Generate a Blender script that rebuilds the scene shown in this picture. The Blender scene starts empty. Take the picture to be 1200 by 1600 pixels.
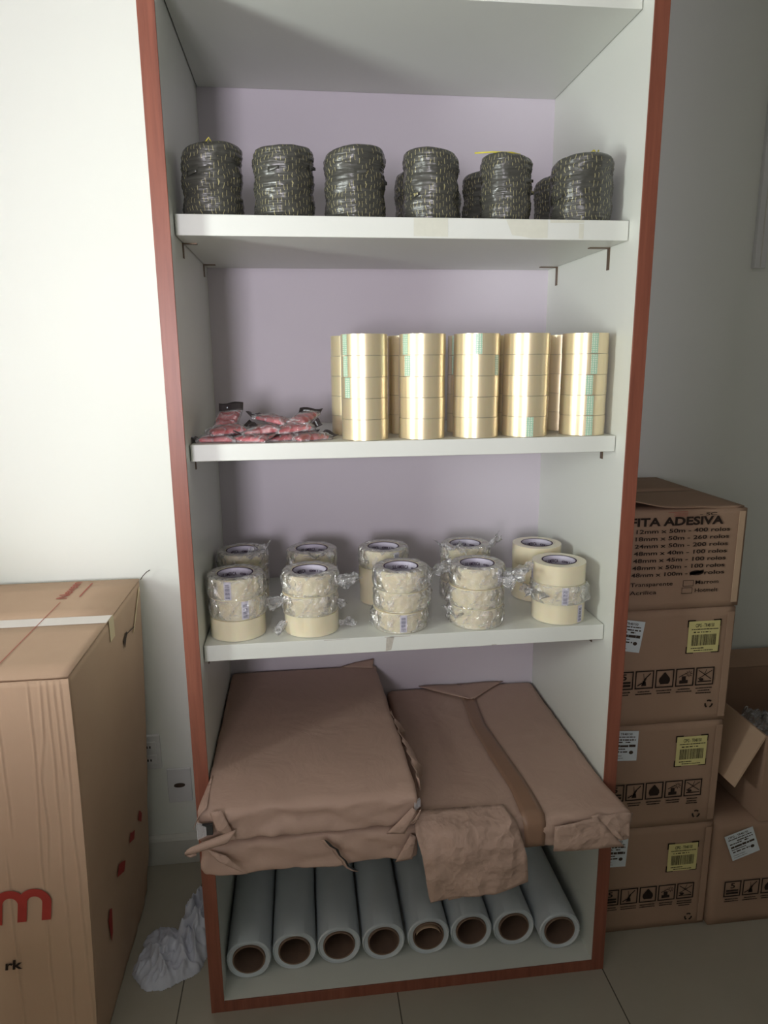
import bpy, math, random
from mathutils import Vector, Matrix, noise
R_ = random.Random(7)
S = bpy.context.scene
COL = S.collection
pi = math.pi

# ------------------------------------------------------------------ camera, world, light, exposure
cam_d = bpy.data.cameras.new('camera'); cam = bpy.data.objects.new('camera', cam_d); COL.objects.link(cam)
cam_d.sensor_fit = 'VERTICAL'; cam_d.sensor_height = 36.0; cam_d.lens = 1080.9 / 1600 * 36.0
rt = Vector((0.99286, -0.11900, -0.00849)); up = Vector((0.03358, 0.21050, 0.97702)); fw = Vector((0.11447, 0.97032, -0.21300))
cam.matrix_world = Matrix(((rt.x, up.x, -fw.x, 0.2658), (rt.y, up.y, -fw.y, -1.4339), (rt.z, up.z, -fw.z, 1.5556), (0, 0, 0, 1)))
cam_d.clip_start = 0.02
S.camera = cam
S.view_settings.view_transform = 'Standard'; S.view_settings.look = 'None'
S.view_settings.exposure = 0.10; S.view_settings.gamma = 1.0; S.view_settings.use_curve_mapping = False
w = bpy.data.worlds.new('sky'); S.world = w; w.use_nodes = True
w.node_tree.nodes['Background'].inputs[0].default_value = (0.75, 0.88, 1.0, 1)
w.node_tree.nodes['Background'].inputs[1].default_value = 1.0
def area_light(name, loc, aim, sx, sy, power, color):
    ld = bpy.data.lights.new(name, 'AREA'); ld.shape = 'RECTANGLE'; ld.size = sx; ld.size_y = sy
    ld.energy = power; ld.color = color
    o = bpy.data.objects.new(name, ld); COL.objects.link(o); o.location = loc
    d = Vector(aim) - Vector(loc); o.rotation_euler = d.to_track_quat('-Z', 'Y').to_euler()
    return o
WY0, WY1, WZ0, WZ1 = -1.36, -0.92, 0.72, 1.82      # window in the left wall
VX0, VX1, VZ0, VZ1 = -0.75, -0.20, 1.05, 1.95        # window at the far end behind the camera
area_light('window_daylight', (-1.46, (WY0+WY1)/2, (WZ0+WZ1)/2), (0, (WY0+WY1)/2, (WZ0+WZ1)/2), WY1-WY0, WZ1-WZ0, 70.0, (0.93, 1.0, 0.955))
area_light('window_daylight', ((VX0+VX1)/2, -3.42, (VZ0+VZ1)/2), ((VX0+VX1)/2, 0, (VZ0+VZ1)/2), VX1-VX0, VZ1-VZ0, 68.0, (1.0, 0.94, 1.03))
S.cycles.transparent_max_bounces = 24
S.cycles.max_bounces = 8

# ------------------------------------------------------------------ node helpers and materials
class NB:
    def __init__(s, name):
        s.m = bpy.data.materials.new(name); s.m.use_nodes = True; s.t = s.m.node_tree; s.t.nodes.clear()
        s.out = s.t.nodes.new('ShaderNodeOutputMaterial')
    def n(s, typ, **kw):
        x = s.t.nodes.new(typ)
        for k, v in kw.items(): setattr(x, k, v)
        return x
    def put(s, inp, v):
        if isinstance(v, bpy.types.NodeSocket): s.t.links.new(v, inp)
        else: inp.default_value = v
    def math(s, op, a, b=0.0, c=0.0):
        x = s.n('ShaderNodeMath', operation=op); s.put(x.inputs[0], a); s.put(x.inputs[1], b); s.put(x.inputs[2], c); return x.outputs[0]
    def noise(s, vec, scale, detail=3, rough=.5, dist=0):
        x = s.n('ShaderNodeTexNoise'); s.put(x.inputs['Vector'], vec); x.inputs['Scale'].default_value = scale
        x.inputs['Detail'].default_value = detail; x.inputs['Roughness'].default_value = rough; x.inputs['Distortion'].default_value = dist
        return x.outputs['Fac']
    def ramp(s, fac, stops):
        x = s.n('ShaderNodeValToRGB'); e = x.color_ramp.elements
        while len(e) < len(stops): e.new(.5)
        for i, (p, c) in enumerate(stops):
            e[i].position = p; e[i].color = (c[0], c[1], c[2], 1) if not isinstance(c, (int, float)) else (c, c, c, 1)
        s.put(x.inputs[0], fac); return x.outputs[0]
    def mix(s, fac, a, b):
        x = s.n('ShaderNodeMix', data_type='RGBA'); s.put(x.inputs[0], fac)
        s.put(x.inputs[6], a if isinstance(a, bpy.types.NodeSocket) else (*a[:3], 1)); s.put(x.inputs[7], b if isinstance(b, bpy.types.NodeSocket) else (*b[:3], 1))
        return x.outputs[2]
    def obj(s): return s.n('ShaderNodeTexCoord').outputs['Object']
    def uv(s): return s.n('ShaderNodeTexCoord').outputs['UV']
    def mapv(s, vec, scale):
        x = s.n('ShaderNodeMapping'); s.put(x.inputs[0], vec); x.inputs['Scale'].default_value = scale; return x.outputs[0]
    def bump(s, h, strength=.3, dist=.002):
        x = s.n('ShaderNodeBump'); x.inputs['Strength'].default_value = strength; x.inputs['Distance'].default_value = dist
        s.put(x.inputs['Height'], h); return x.outputs[0]
    def pbr(s, color, rough=.5, spec=.5, normal=None, **kw):
        b = s.n('ShaderNodeBsdfPrincipled')
        s.put(b.inputs['Base Color'], color if isinstance(color, bpy.types.NodeSocket) else (*color, 1))
        s.put(b.inputs['Roughness'], rough); b.inputs['Specular IOR Level'].default_value = spec
        if normal is not None: s.put(b.inputs['Normal'], normal)
        for k, v in kw.items(): s.put(b.inputs[k.replace('_', ' ')], v)
        s.t.links.new(b.outputs[0], s.out.inputs[0]); return b

def mat_simple(name, col, rough=.5, spec=.5, var=.06, vscale=6, bscale=0, bstr=.1, **kw):
    b = NB(name); o = b.obj()
    f = b.noise(o, vscale, 4)
    c = b.mix(f, [x*(1-var) for x in col], [min(1, x*(1+var)) for x in col])
    nrm = b.bump(b.noise(o, bscale, 3), bstr, .001) if bscale else None
    b.pbr(c, rough, spec, nrm, **kw); return b.m

M = {}
M['wall'] = mat_simple('painted_wall', (.76, .765, .725), .7, .3, .02, 2, 90, .08)
M['wall_grey'] = mat_simple('bounce_damping_grey_wall', (.36, .35, .33), .7, .3, .02, 2)  # unseen walls darkened to cut bounced light
M['ceiling'] = mat_simple('painted_ceiling', (.5, .49, .46), .8, .2, .02)  # ceiling out of view, tone lowered to cut bounced light
M['laminate'] = mat_simple('white_laminate', (.74, .755, .70), .38, .45, .03, 3, 60, .03)
M['backboard'] = mat_simple('lilac_white_backboard', (.67, .62, .68), .5, .4, .03, 3)
M['skirting'] = mat_simple('white_skirting', (.62, .60, .56), .4, .5, .03)
M['plastic_white'] = mat_simple('white_plastic', (.68, .67, .68), .35, .5, .02)
M['dark_hole'] = mat_simple('dark_slot', (.02, .02, .02), .6)
M['bracket'] = mat_simple('brown_metal', (.16, .11, .07), .4, .5, .1, 40, Metallic=.6)
M['frame_alu'] = mat_simple('window_aluminium', (.6, .6, .6), .35, .5, .03, Metallic=.7)
M['ink'] = mat_simple('black_ink', (.028, .017, .013), .7, .2)
M['ink_soft'] = mat_simple('faded_dark_ink', (.06, .04, .03), .7, .2)
M['ink_red'] = mat_simple('red_ink', (.36, .045, .035), .7, .2, .12, 30)
M['ink_rose'] = mat_simple('faded_red_ink', (.42, .12, .09), .7, .2, .12, 60)
M['ink_blue'] = mat_simple('blue_black_ink', (.07, .07, .16), .6, .2)
M['ink_violet'] = mat_simple('violet_ink', (.07, .035, .08), .6, .2)
M['label_white'] = mat_simple('white_label_paper', (.68, .72, .76), .5, .4, .03)
M['label_yellow'] = mat_simple('yellow_label_paper', (.66, .58, .26), .5, .4, .04)
M['label_lilac'] = mat_simple('barcode_paper', (.72, .69, .80), .4, .4, .03)
M['core_white'] = mat_simple('printed_core_paper', (.66, .62, .72), .5, .4, .05, 20)
M['core_brown'] = mat_simple('brown_cardboard_core', (.21, .135, .10), .75, .2, .15, 25)
M['red_plastic'] = mat_simple('red_plastic', (.70, .05, .075), .35, .5, .25, 60, 120, .4)
M['header_black'] = mat_simple('black_header_card', (.035, .027, .028), .45, .5, .1)
M['silver'] = mat_simple('pale_grey_sheet_edges', (.62, .6, .62), .35, .5, .05)
M['yellow_tie'] = mat_simple('yellow_tie', (.62, .55, .06), .4, .5, .1, 40)
M['tape_trans'] = mat_simple('pale_clear_tape', (.72, .66, .62), .28, .5, .05, 12)
M['tape_yellowed'] = mat_simple('yellowed_tape', (.62, .5, .28), .35, .5, .05, 12)
M['residue'] = mat_simple('yellowish_tape_residue', (.68, .68, .58), .45, .4, .06, 90)
M['grime'] = mat_simple('brown_grime', (.50, .47, .41), .6, .3, .3, 200)

def m_wood():
    b = NB('mahogany_edging'); o = b.obj(); v = b.mapv(o, (30, 30, 1.6))
    f = b.noise(v, 2.2, 5, .6, .6)
    c = b.ramp(f, [(.25, (.18, .055, .034)), (.55, (.255, .082, .050)), (.8, (.31, .108, .066))])
    b.pbr(c, .38, .45, b.bump(f, .08, .001)); return b.m
M['wood'] = m_wood()
def m_tile():
    b = NB('beige_polished_tile'); o = b.obj()
    f = b.noise(o, 3.5, 6, .6); g = b.noise(o, 40, 3)
    c = b.mix(f, (.33, .30, .245), (.40, .36, .30)); c = b.mix(b.math('MULTIPLY', g, .25), c, (.34, .305, .25))
    sx = b.n('ShaderNodeSeparateXYZ'); b.put(sx.inputs[0], o)
    def joint(s, off, per):
        d = b.math('ABSOLUTE', b.math('SUBTRACT', b.math('FRACT', b.math('ADD', b.math('DIVIDE', b.math('SUBTRACT', s, off), per), .5)), .5))
        return b.math('LESS_THAN', d, .0016/per)
    j = b.math('MAXIMUM', joint(sx.outputs[0], -.082, .5405), joint(sx.outputs[1], -.27, 1.081))
    c = b.mix(j, c, (.10, .09, .075))
    b.pbr(c, .22, .45, b.bump(b.math('SUBTRACT', 1, j), .4, .001)); return b.m
M['tile'] = m_tile()
def m_card(name, c0, c1, rough=.75):
    b = NB(name); o = b.obj()
    f = b.noise(o, 5, 5, .6); g = b.noise(b.mapv(o, (250, 250, 9)), 1, 2)
    c = b.mix(f, c0, c1); c = b.mix(b.math('MULTIPLY', g, .12), c, [x*.85 for x in c0])
    b.pbr(c, rough, .25, b.bump(g, .05, .0004)); return b.m
M['card'] = m_card('corrugated_cardboard', (.34, .215, .15), (.40, .26, .185))
M['card_light'] = m_card('light_cardboard', (.47, .32, .22), (.55, .385, .27))
M['card_edge'] = m_card('cardboard_edge', (.50, .36, .22), (.56, .40, .26))
def m_kraft(name, strength, sc):
    b = NB(name); o = b.obj()
    f = b.noise(o, 4, 5, .6)
    dv = b.n('ShaderNodeTexNoise'); b.put(dv.inputs['Vector'], o); dv.inputs['Scale'].default_value = sc*.8; dv.inputs['Detail'].default_value = 3
    mx = b.n('ShaderNodeMix', data_type='VECTOR'); mx.inputs[0].default_value = .12; b.put(mx.inputs[4], o); b.put(mx.inputs[5], dv.outputs['Color'])
    hs = None
    for k, (q, wt) in enumerate(((sc, 1.0), (sc*2.3, .45))):
        v = b.n('ShaderNodeTexVoronoi', feature='F1'); b.put(v.inputs['Vector'], mx.outputs[1]); v.inputs['Scale'].default_value = q
        t = b.math('MULTIPLY', v.outputs['Distance'], wt); hs = t if hs is None else b.math('ADD', hs, t)
    wn = b.noise(o, 10, 4, .6, .8)
    h = b.math('ADD', hs, b.math('MULTIPLY', wn, .8))
    c = b.mix(f, (.42, .285, .228), (.48, .33, .262))
    b.pbr(c, .58, .35, b.bump(h, strength, .02)); return b.m
M['kraft'] = m_kraft('brown_kraft_paper', .22, 5.5)
M['kraft_crumpled'] = m_kraft('crumpled_kraft_paper', .6, 13)
def m_tape(name, c0, c1, rough, metal=0.0):
    b = NB(name); o = b.obj(); sp = b.n('ShaderNodeSeparateXYZ'); b.put(sp.inputs[0], o)
    f = b.noise(b.mapv(o, (1, 1, .15)), 18, 3)
    c = b.mix(f, c0, c1)
    g = b.noise(b.mapv(o, (30, 30, 4)), 1, 2)
    bs = b.pbr(c, rough, .55, b.bump(g, .05, .001))
    bs.inputs['Metallic'].default_value = metal
    bs.inputs['Coat Weight'].default_value = .6; bs.inputs['Coat Roughness'].default_value = .16
    bs.inputs['Subsurface Weight'].default_value = .3; bs.inputs['Subsurface Radius'].default_value = (.02, .012, .005); bs.inputs['Subsurface Scale'].default_value = .6
    return b.m
M['tape_gold'] = m_tape('clear_gold_tape', (.80, .67, .42), (.86, .74, .50), .30, .5)
M['tape_cream'] = m_tape('pale_cream_tape', (.84, .745, .53), (.88, .80, .59), .30, .08)
def m_tab():
    b = NB('green_chain_print_tab'); u = b.uv()
    v = b.n('ShaderNodeTexVoronoi', feature='F1'); b.put(v.inputs['Vector'], b.mapv(u, (3.0, 11, 1))); v.inputs['Scale'].default_value = 1; v.inputs['Randomness'].default_value = 0.12
    m = b.math('LESS_THAN', v.outputs['Distance'], .34)
    b.pbr(b.mix(m, (.36, .60, .42), (.82, .86, .72)), .3, .5); return b.m
M['tab_green'] = m_tab()
def m_film(name, base, crinkle, haze):
    b = NB(name); o = b.obj()
    v = b.n('ShaderNodeTexVoronoi', feature='DISTANCE_TO_EDGE'); b.put(v.inputs['Vector'], b.mapv(o, (1, 1, .8))); v.inputs['Scale'].default_value = 34
    wn = b.noise(o, 30, 4, .6, 1.5)
    h = b.math('ADD', b.math('MULTIPLY', v.outputs['Distance'], 1.2), wn)
    nrm = b.bump(h, 1.0, .016)
    tr = b.n('ShaderNodeBsdfTransparent'); gl = b.n('ShaderNodeBsdfGlossy'); gl.inputs['Roughness'].default_value = .14
    df = b.n('ShaderNodeBsdfDiffuse'); df.inputs['Color'].default_value = (.85, .84, .86, 1)
    b.put(gl.inputs['Normal'], nrm); b.put(df.inputs['Normal'], nrm)
    fr = b.n('ShaderNodeFresnel'); fr.inputs['IOR'].default_value = 1.4
    ridge = b.math('MULTIPLY', b.math('POWER', wn, 4.0), crinkle*5)
    f = b.math('MINIMUM', b.math('ADD', b.math('MULTIPLY', fr.outputs[0], .8), base), .7)
    haze = b.math('MINIMUM', b.math('ADD', ridge, haze), .6)
    m1 = b.n('ShaderNodeMixShader'); b.put(m1.inputs[0], f); b.t.links.new(tr.outputs[0], m1.inputs[1]); b.t.links.new(gl.outputs[0], m1.inputs[2])
    m2 = b.n('ShaderNodeMixShader'); b.put(m2.inputs[0], haze); b.t.links.new(m1.outputs[0], m2.inputs[1]); b.t.links.new(df.outputs[0], m2.inputs[2])
    b.t.links.new(m2.outputs[0], b.out.inputs[0]); return b.m
M['film'] = m_film('crinkled_clear_film', .11, .35, .02)
M['film_thick'] = m_film('bunched_clear_film', .15, .5, .05)
M['stretch'] = None
def m_stretch():
    b = NB('wound_stretch_film'); o = b.obj()
    f = b.noise(b.mapv(o, (1, 1, 1)), 9, 4); c = b.mix(f, (.58, .63, .68), (.68, .73, .77))
    bs = b.pbr(c, .34, .5, b.bump(b.noise(b.mapv(o, (4, 30, 4)), 6, 2), .06, .002)); bs.inputs['Coat Weight'].default_value = .3
    return b.m
M['stretch'] = m_stretch()
def m_twine():
    b = NB('dark_plastic_twine'); u = b.uv(); s = b.n('ShaderNodeSeparateXYZ'); b.put(s.inputs[0], u)
    o = b.obj(); wob = b.noise(o, 25, 3)
    U = b.math('ADD', b.math('MULTIPLY', s.outputs[0], 46), b.math('MULTIPLY', wob, 2.6))
    col = b.math('FLOOR', U); fx = b.math('FRACT', U)
    rnd = b.math('FRACT', b.math('MULTIPLY', b.math('SINE', b.math('MULTIPLY', col, 12.9898)), 43758.5))
    fy = b.math('FRACT', b.math('ADD', b.math('ADD', b.math('MULTIPLY', s.outputs[1], 9), b.math('MULTIPLY', rnd, 5)), b.math('MULTIPLY', b.noise(o, 30, 2), .9)))
    patch = b.math('GREATER_THAN', b.noise(o, 14, 2), .40)
    mk = b.math('MULTIPLY', b.math('MULTIPLY', b.math('LESS_THAN', fx, .12), b.math('LESS_THAN', fy, .6)), patch)
    st = b.noise(b.mapv(o, (6, 6, 230)), 1, 3)
    base = b.mix(st, (.028, .028, .023), (.10, .098, .085))
    c = b.mix(b.math('MULTIPLY', mk, .8), base, (.50, .45, .22))
    bs = b.pbr(c, .27, .65, b.bump(st, .75, .003)); return b.m
M['twine'] = m_twine()
def m_glass():
    b = NB('window_glass'); tr = b.n('ShaderNodeBsdfTransparent'); gl = b.n('ShaderNodeBsdfGlossy'); gl.inputs['Roughness'].default_value = .02
    m = b.n('ShaderNodeMixShader'); m.inputs[0].default_value = .06; b.t.links.new(tr.outputs[0], m.inputs[1]); b.t.links.new(gl.outputs[0], m.inputs[2]); b.t.links.new(m.outputs[0], b.out.inputs[0]); return b.m
M['glass'] = m_glass()
M['cloth'] = mat_simple('grey_white_cloth', (.58, .59, .68), .85, .2, .06, 20, 220, .3)
M['brown_tape'] = mat_simple('brown_packing_tape', (.27, .155, .10), .36, .5, .08, 15, 70, .15)

# ------------------------------------------------------------------ mesh helpers
WL = {}
def link_mesh(name, V, F, mat, parent=None, origin=(0, 0, 0), smooth=False, uv=None, mats=None, fm=None):
    """V are in the parent thing's build space; origin only for top-level meshes."""
    me = bpy.data.meshes.new(name)
    if parent is not None: origin = WL.get(parent.name, (0, 0, 0))
    ox, oy, oz = origin
    me.from_pydata([(v[0]-ox, v[1]-oy, v[2]-oz) for v in V], [], F)
    for m_ in (mats or [mat]): me.materials.append(m_)
    if fm: me.polygons.foreach_set('material_index', fm)
    if smooth: me.polygons.foreach_set('use_smooth', [True]*len(me.polygons))
    if uv:
        l = me.uv_layers.new(name='UVMap')
        for p in me.polygons:
            for li in p.loop_indices: l.data[li].uv = uv[me.loops[li].vertex_index]
    if smooth == 'sharp': me.set_sharp_from_angle(angle=math.radians(35))
    me.update()
    o = bpy.data.objects.new(name, me); COL.objects.link(o)
    if parent is not None: o.parent = parent
    else: o.location = origin
    WL[o.name] = origin
    return o
def empty(name, loc):
    o = bpy.data.objects.new(name, None); COL.objects.link(o); o.location = loc; o.empty_display_size = .05; WL[o.name] = tuple(loc); return o
def tag(o, label, cat, group=None):
    o['label'] = label; o['category'] = cat
    if group: o['group'] = group
    return o
def struct(o): o['kind'] = 'structure'; return o
def copy_tree(o, parent=None):
    c = o.copy(); COL.objects.link(c)
    if parent is not None: c.parent = parent
    for ch in list(o.children): copy_tree(ch, c)
    return c
def boxes(bs):
    V, F = [], []
    for (x0, x1, y0, y1, z0, z1) in bs:
        n = len(V)
        V += [(x0,y0,z0),(x1,y0,z0),(x1,y1,z0),(x0,y1,z0),(x0,y0,z1),(x1,y0,z1),(x1,y1,z1),(x0,y1,z1)]
        F += [(n,n+3,n+2,n+1),(n+4,n+5,n+6,n+7),(n,n+1,n+5,n+4),(n+1,n+2,n+6,n+5),(n+2,n+3,n+7,n+6),(n+3,n,n+4,n+7)]
    return V, F
def box(name, b, mat, parent=None, bev=0, origin=(0,0,0)):
    V, F = boxes([b]); o = link_mesh(name, V, F, mat, parent, origin)
    if bev:
        m = o.modifiers.new('bevel', 'BEVEL'); m.width = bev; m.segments = 2
    return o
def grid_box(nx, ny, nz):
    """unit box surface grid"""
    idx, V, F = {}, [], []
    def vid(i, j, k):
        key = (i, j, k)
        if key not in idx: idx[key] = len(V); V.append((i/nx, j/ny, k/nz))
        return idx[key]
    for i in range(nx):
        for j in range(ny):
            F.append((vid(i,j,0), vid(i,j+1,0), vid(i+1,j+1,0), vid(i+1,j,0)))
            F.append((vid(i,j,nz), vid(i+1,j,nz), vid(i+1,j+1,nz), vid(i,j+1,nz)))
    for i in range(nx):
        for k in range(nz):
            F.append((vid(i,0,k), vid(i+1,0,k), vid(i+1,0,k+1), vid(i,0,k+1)))
            F.append((vid(i,ny,k), vid(i,ny,k+1), vid(i+1,ny,k+1), vid(i+1,ny,k)))
    for j in range(ny):
        for k in range(nz):
            F.append((vid(0,j,k), vid(0,j,k+1), vid(0,j+1,k+1), vid(0,j+1,k)))
            F.append((vid(nx,j,k), vid(nx,j+1,k), vid(nx,j+1,k+1), vid(nx,j,k+1)))
    return V, F
def soft_box(name, b, r, mat, parent=None, n=(12, 12, 8), fn=None, origin=(0,0,0)):
    x0, x1, y0, y1, z0, z1 = b; V, F = grid_box(*n); out = []
    lo = (x0, y0, z0); hi = (x1, y1, z1)
    def warp(t, n_):   # crowd grid lines towards the edges
        return t
    for v in V:
        p = [lo[a] + (hi[a]-lo[a])*v[a] for a in range(3)]
        c = [min(max(p[a], lo[a]+r), hi[a]-r) for a in range(3)]
        d = Vector([p[a]-c[a] for a in range(3)])
        if d.length > 1e-9:
            d = d.normalized()*r
            p = [c[a]+d[a] for a in range(3)]
        if fn: p = fn(Vector(p), v)
        out.append(p)
    return link_mesh(name, out, F, mat, parent, origin, smooth=True)
def sheet(name, rows, mat, parent=None, thick=.0008, smooth=True, origin=(0,0,0)):
    """rows: list of rows of 3D points -> thin solid sheet"""
    nr, nc = len(rows), len(rows[0]); V = [p for r in rows for p in r]
    F = [(i*nc+j, i*nc+j+1, (i+1)*nc+j+1, (i+1)*nc+j) for i in range(nr-1) for j in range(nc-1)]
    o = link_mesh(name, V, F, mat, parent, origin, smooth=smooth)
    m = o.modifiers.new('thickness', 'SOLIDIFY'); m.thickness = thick; m.offset = 0
    return o
def bil(c00, c10, c11, c01, nu, nv, fn=None):
    rows = []
    for j in range(nv+1):
        t = j/nv; r = []
        for i in range(nu+1):
            s = i/nu
            p = (Vector(c00)*(1-s)+Vector(c10)*s)*(1-t) + (Vector(c01)*(1-s)+Vector(c11)*s)*t
            if fn: p = fn(p, s, t)
            r.append(tuple(p))
        rows.append(r)
    return rows
def lathe(prof, n=64, fn=None, closed=True):
    """prof list of (r,z); closed profile ring"""
    V, F, UV = [], [], []
    m_ = len(prof)
    for i in range(n+1):
        a = 2*pi*i/n
        for k, (r, z) in enumerate(prof):
            if fn: r, z = fn(r, z, a % (2*pi), k)
            V.append((r*math.cos(a), r*math.sin(a), z)); UV.append((i/n, k/max(1, m_-1)))
    mm = m_ if closed else m_-1
    for i in range(n):
        for k in range(mm):
            k2 = (k+1) % m_
            F.append((i*m_+k, (i+1)*m_+k, (i+1)*m_+k2, i*m_+k2))
    return V, F, UV
def weld(o, d=.00001):
    import bmesh
    bm = bmesh.new(); bm.from_mesh(o.data); bmesh.ops.remove_doubles(bm, verts=bm.verts, dist=d); bmesh.ops.recalc_face_normals(bm, faces=bm.faces); bm.to_mesh(o.data); bm.free()
def tube(name, pts, r, mat, parent=None, n=8, origin=(0,0,0)):
    V, F = [], []
    for i, p in enumerate(pts):
        p = Vector(p); t = (Vector(pts[min(i+1, len(pts)-1)]) - Vector(pts[max(i-1, 0)])).normalized()
        a = t.cross(Vector((0, 0, 1)));
        if a.length < .01: a = t.cross(Vector((1, 0, 0)))
        a.normalize(); b = t.cross(a)
        for k in range(n):
            q = p + (a*math.cos(2*pi*k/n) + b*math.sin(2*pi*k/n))*r; V.append(tuple(q))
    for i in range(len(pts)-1):
        for k in range(n): F.append((i*n+k, i*n+(k+1) % n, (i+1)*n+(k+1) % n, (i+1)*n+k))
    F.append(tuple(range(n))[::-1]); F.append(tuple((len(pts)-1)*n+k for k in range(n)))
    return link_mesh(name, V, F, mat, parent, origin, smooth=True)

_tc = {}
def text_geo(s, bold=0.0, shear=0.0):
    key = (s, bold, shear)
    if key in _tc: return _tc[key]
    cu = bpy.data.curves.new('t', 'FONT'); cu.body = s; cu.size = 1; cu.offset = bold; cu.shear = shear; cu.resolution_u = 3; cu.fill_mode = 'FRONT'
    o = bpy.data.objects.new('t', cu); COL.objects.link(o)
    dg = bpy.context.evaluated_depsgraph_get(); me = bpy.data.meshes.new_from_object(o.evaluated_get(dg))
    V = [(v.co.x, v.co.y) for v in me.vertices]; F = [tuple(p.vertices) for p in me.polygons]
    bpy.data.objects.remove(o); bpy.data.curves.remove(cu); bpy.data.meshes.remove(me)
    xs = [v[0] for v in V]; ys = [v[1] for v in V]
    _tc[key] = (V, F, min(xs), max(xs), min(ys), max(ys)); return _tc[key]
class Ink:
    """flat print collected in (u, v) and laid on a surface"""
    def __init__(s): s.V, s.F, s.m, s.cur = [], [], [], 0
    def poly(s, pts):
        n = len(s.V); s.V += list(pts); s.F.append(tuple(range(n, n+len(pts)))); s.m.append(s.cur)
    def rect(s, x0, y0, x1, y1): s.poly([(x0, y0), (x1, y0), (x1, y1), (x0, y1)])
    def line(s, p, q, w_):
        d = Vector((q[0]-p[0], q[1]-p[1]));
        if d.length == 0: return
        n_ = Vector((-d.y, d.x)).normalized()*w_/2
        s.poly([(p[0]-n_.x, p[1]-n_.y), (q[0]-n_.x, q[1]-n_.y), (q[0]+n_.x, q[1]+n_.y), (p[0]+n_.x, p[1]+n_.y)])
    def frame(s, x0, y0, x1, y1, w_):
        s.rect(x0, y0, x1, y0+w_); s.rect(x0, y1-w_, x1, y1); s.rect(x0, y0+w_, x0+w_, y1-w_); s.rect(x1-w_, y0+w_, x1, y1-w_)
    def disc(s, x, y, rx, ry=None, n=18): s.poly([(x+rx*math.cos(2*pi*i/n), y+(ry or rx)*math.sin(2*pi*i/n)) for i in range(n)])
    def text(s, t, x0, y0, h, x1=None, bold=0.0, shear=0.0, wf=1.0, cap=.69):
        V, F, a, b, c, d = text_geo(t, bold, shear); sy = h/cap; sx = (x1-x0)/(b-a) if x1 is not None else sy*wf
        n = len(s.V); s.V += [(x0+(v[0]-a)*sx, y0+v[1]*sy) for v in V]
        s.F += [tuple(i+n for i in f) for f in F]; s.m += [s.cur]*len(F)
    def greek(s, x0, y0, x1, h, rnd, gap=.25):
        x = x0
        while x < x1:
            l = min(rnd.uniform(.8, 3.2)*h, x1-x)
            s.rect(x, y0, x+l, y0+h*rnd.uniform(.75, 1)); x += l+h*gap*rnd.uniform(.5, 1.6)
    def barcode(s, x0, y0, x1, y1, rnd, vertical=False, n=38):
        t = 0; tot = x1-x0 if not vertical else y1-y0; u = tot/(n*2.2)
        while t < tot:
            wd = u*rnd.choice([.7, 1, 1, 1.6, 2.2]); wd = min(wd, tot-t)
            if vertical: s.rect(x0, y0+t, x1, y0+t+wd)
            else: s.rect(x0+t, y0, x0+t+wd, y1)
            t += wd+u*rnd.choice([.7, 1, 1.5])
    def build(s, name, mapf, mats, parent, label=None):
        if not isinstance(mats, list): mats = [mats]
        o = link_mesh(name, [mapf(u, v) for u, v in s.V], s.F, None, parent, mats=mats, fm=s.m)
        if label: o['label'] = label
        return o
def cyl_map(r, a0, flip=1):
    """u is arc length from angle a0, v is z"""
    return lambda u, v: (r*math.cos(a0+flip*u/r), r*math.sin(a0+flip*u/r), v)

# ------------------------------------------------------------------ room shell
RX0, RX1, RY0, RY1, RZ = -1.35, 2.5, -3.3, .56, 2.8
struct(box('floor', (RX0-.15, RX1+.15, RY0-.15, RY1+.15, -.1, 0), M['tile']))
struct(box('ceiling', (RX0-.15, RX1+.15, RY0-.15, RY1+.15, RZ, RZ+.1), M['ceiling']))
struct(box('wall_back', (RX0-.15, RX1+.15, RY1, RY1+.15, 0, RZ), M['wall']))
V, F = boxes([(RX0-.15, VX0, RY0-.15, RY0, 0, RZ), (VX1, .55, RY0-.15, RY0, 0, RZ), (VX0, VX1, RY0-.15, RY0, 0, VZ0), (VX0, VX1, RY0-.15, RY0, VZ1, RZ)])
struct(link_mesh('wall_front', V, F, M['wall_grey']))
struct(box('wall_light_blocker', (.24, RX1+.15, -3.3, -1.72, 0, RZ), M['wall_grey']))  # added out of view to keep far window light off the right side
struct(box('wall_right', (RX1, RX1+.15, -1.72, RY1, 0, RZ), M['wall_grey']))
V, F = boxes([(RX0-.15, RX0, RY0, WY0, 0, RZ), (RX0-.15, RX0, WY1, RY1, 0, RZ), (RX0-.15, RX0, WY0, WY1, 0, WZ0), (RX0-.15, RX0, WY0, WY1, WZ1, RZ)])
struct(link_mesh('wall_left', V, F, M['wall']))
def window(name, along_x, p, a0, a1, z0, z1):
    wn = struct(empty(name, (p, (a0+a1)/2, z0) if not along_x else ((a0+a1)/2, p, z0))); fr = .025
    def bx(a, b, zz0, zz1, t0, t1): return (p+t0, p+t1, a, b, zz0, zz1) if not along_x else (a, b, p+t0, p+t1, zz0, zz1)
    V, F = boxes([bx(a0, a0+fr, z0, z1, -.025, .025), bx(a1-fr, a1, z0, z1, -.025, .025), bx(a0+fr, a1-fr, z0, z0+fr, -.025, .025), bx(a0+fr, a1-fr, z1-fr, z1, -.025, .025)])
    link_mesh('window_frame', V, F, M['frame_alu'], wn)
    box('pane', bx(a0+fr, a1-fr, z0+fr, z1-fr, -.002, .002), M['glass'], wn)
window('window_1', False, RX0-.055, WY0, WY1, WZ0, WZ1)
window('window_2', True, RY0-.055, VX0, VX1, VZ0, VZ1)
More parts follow.
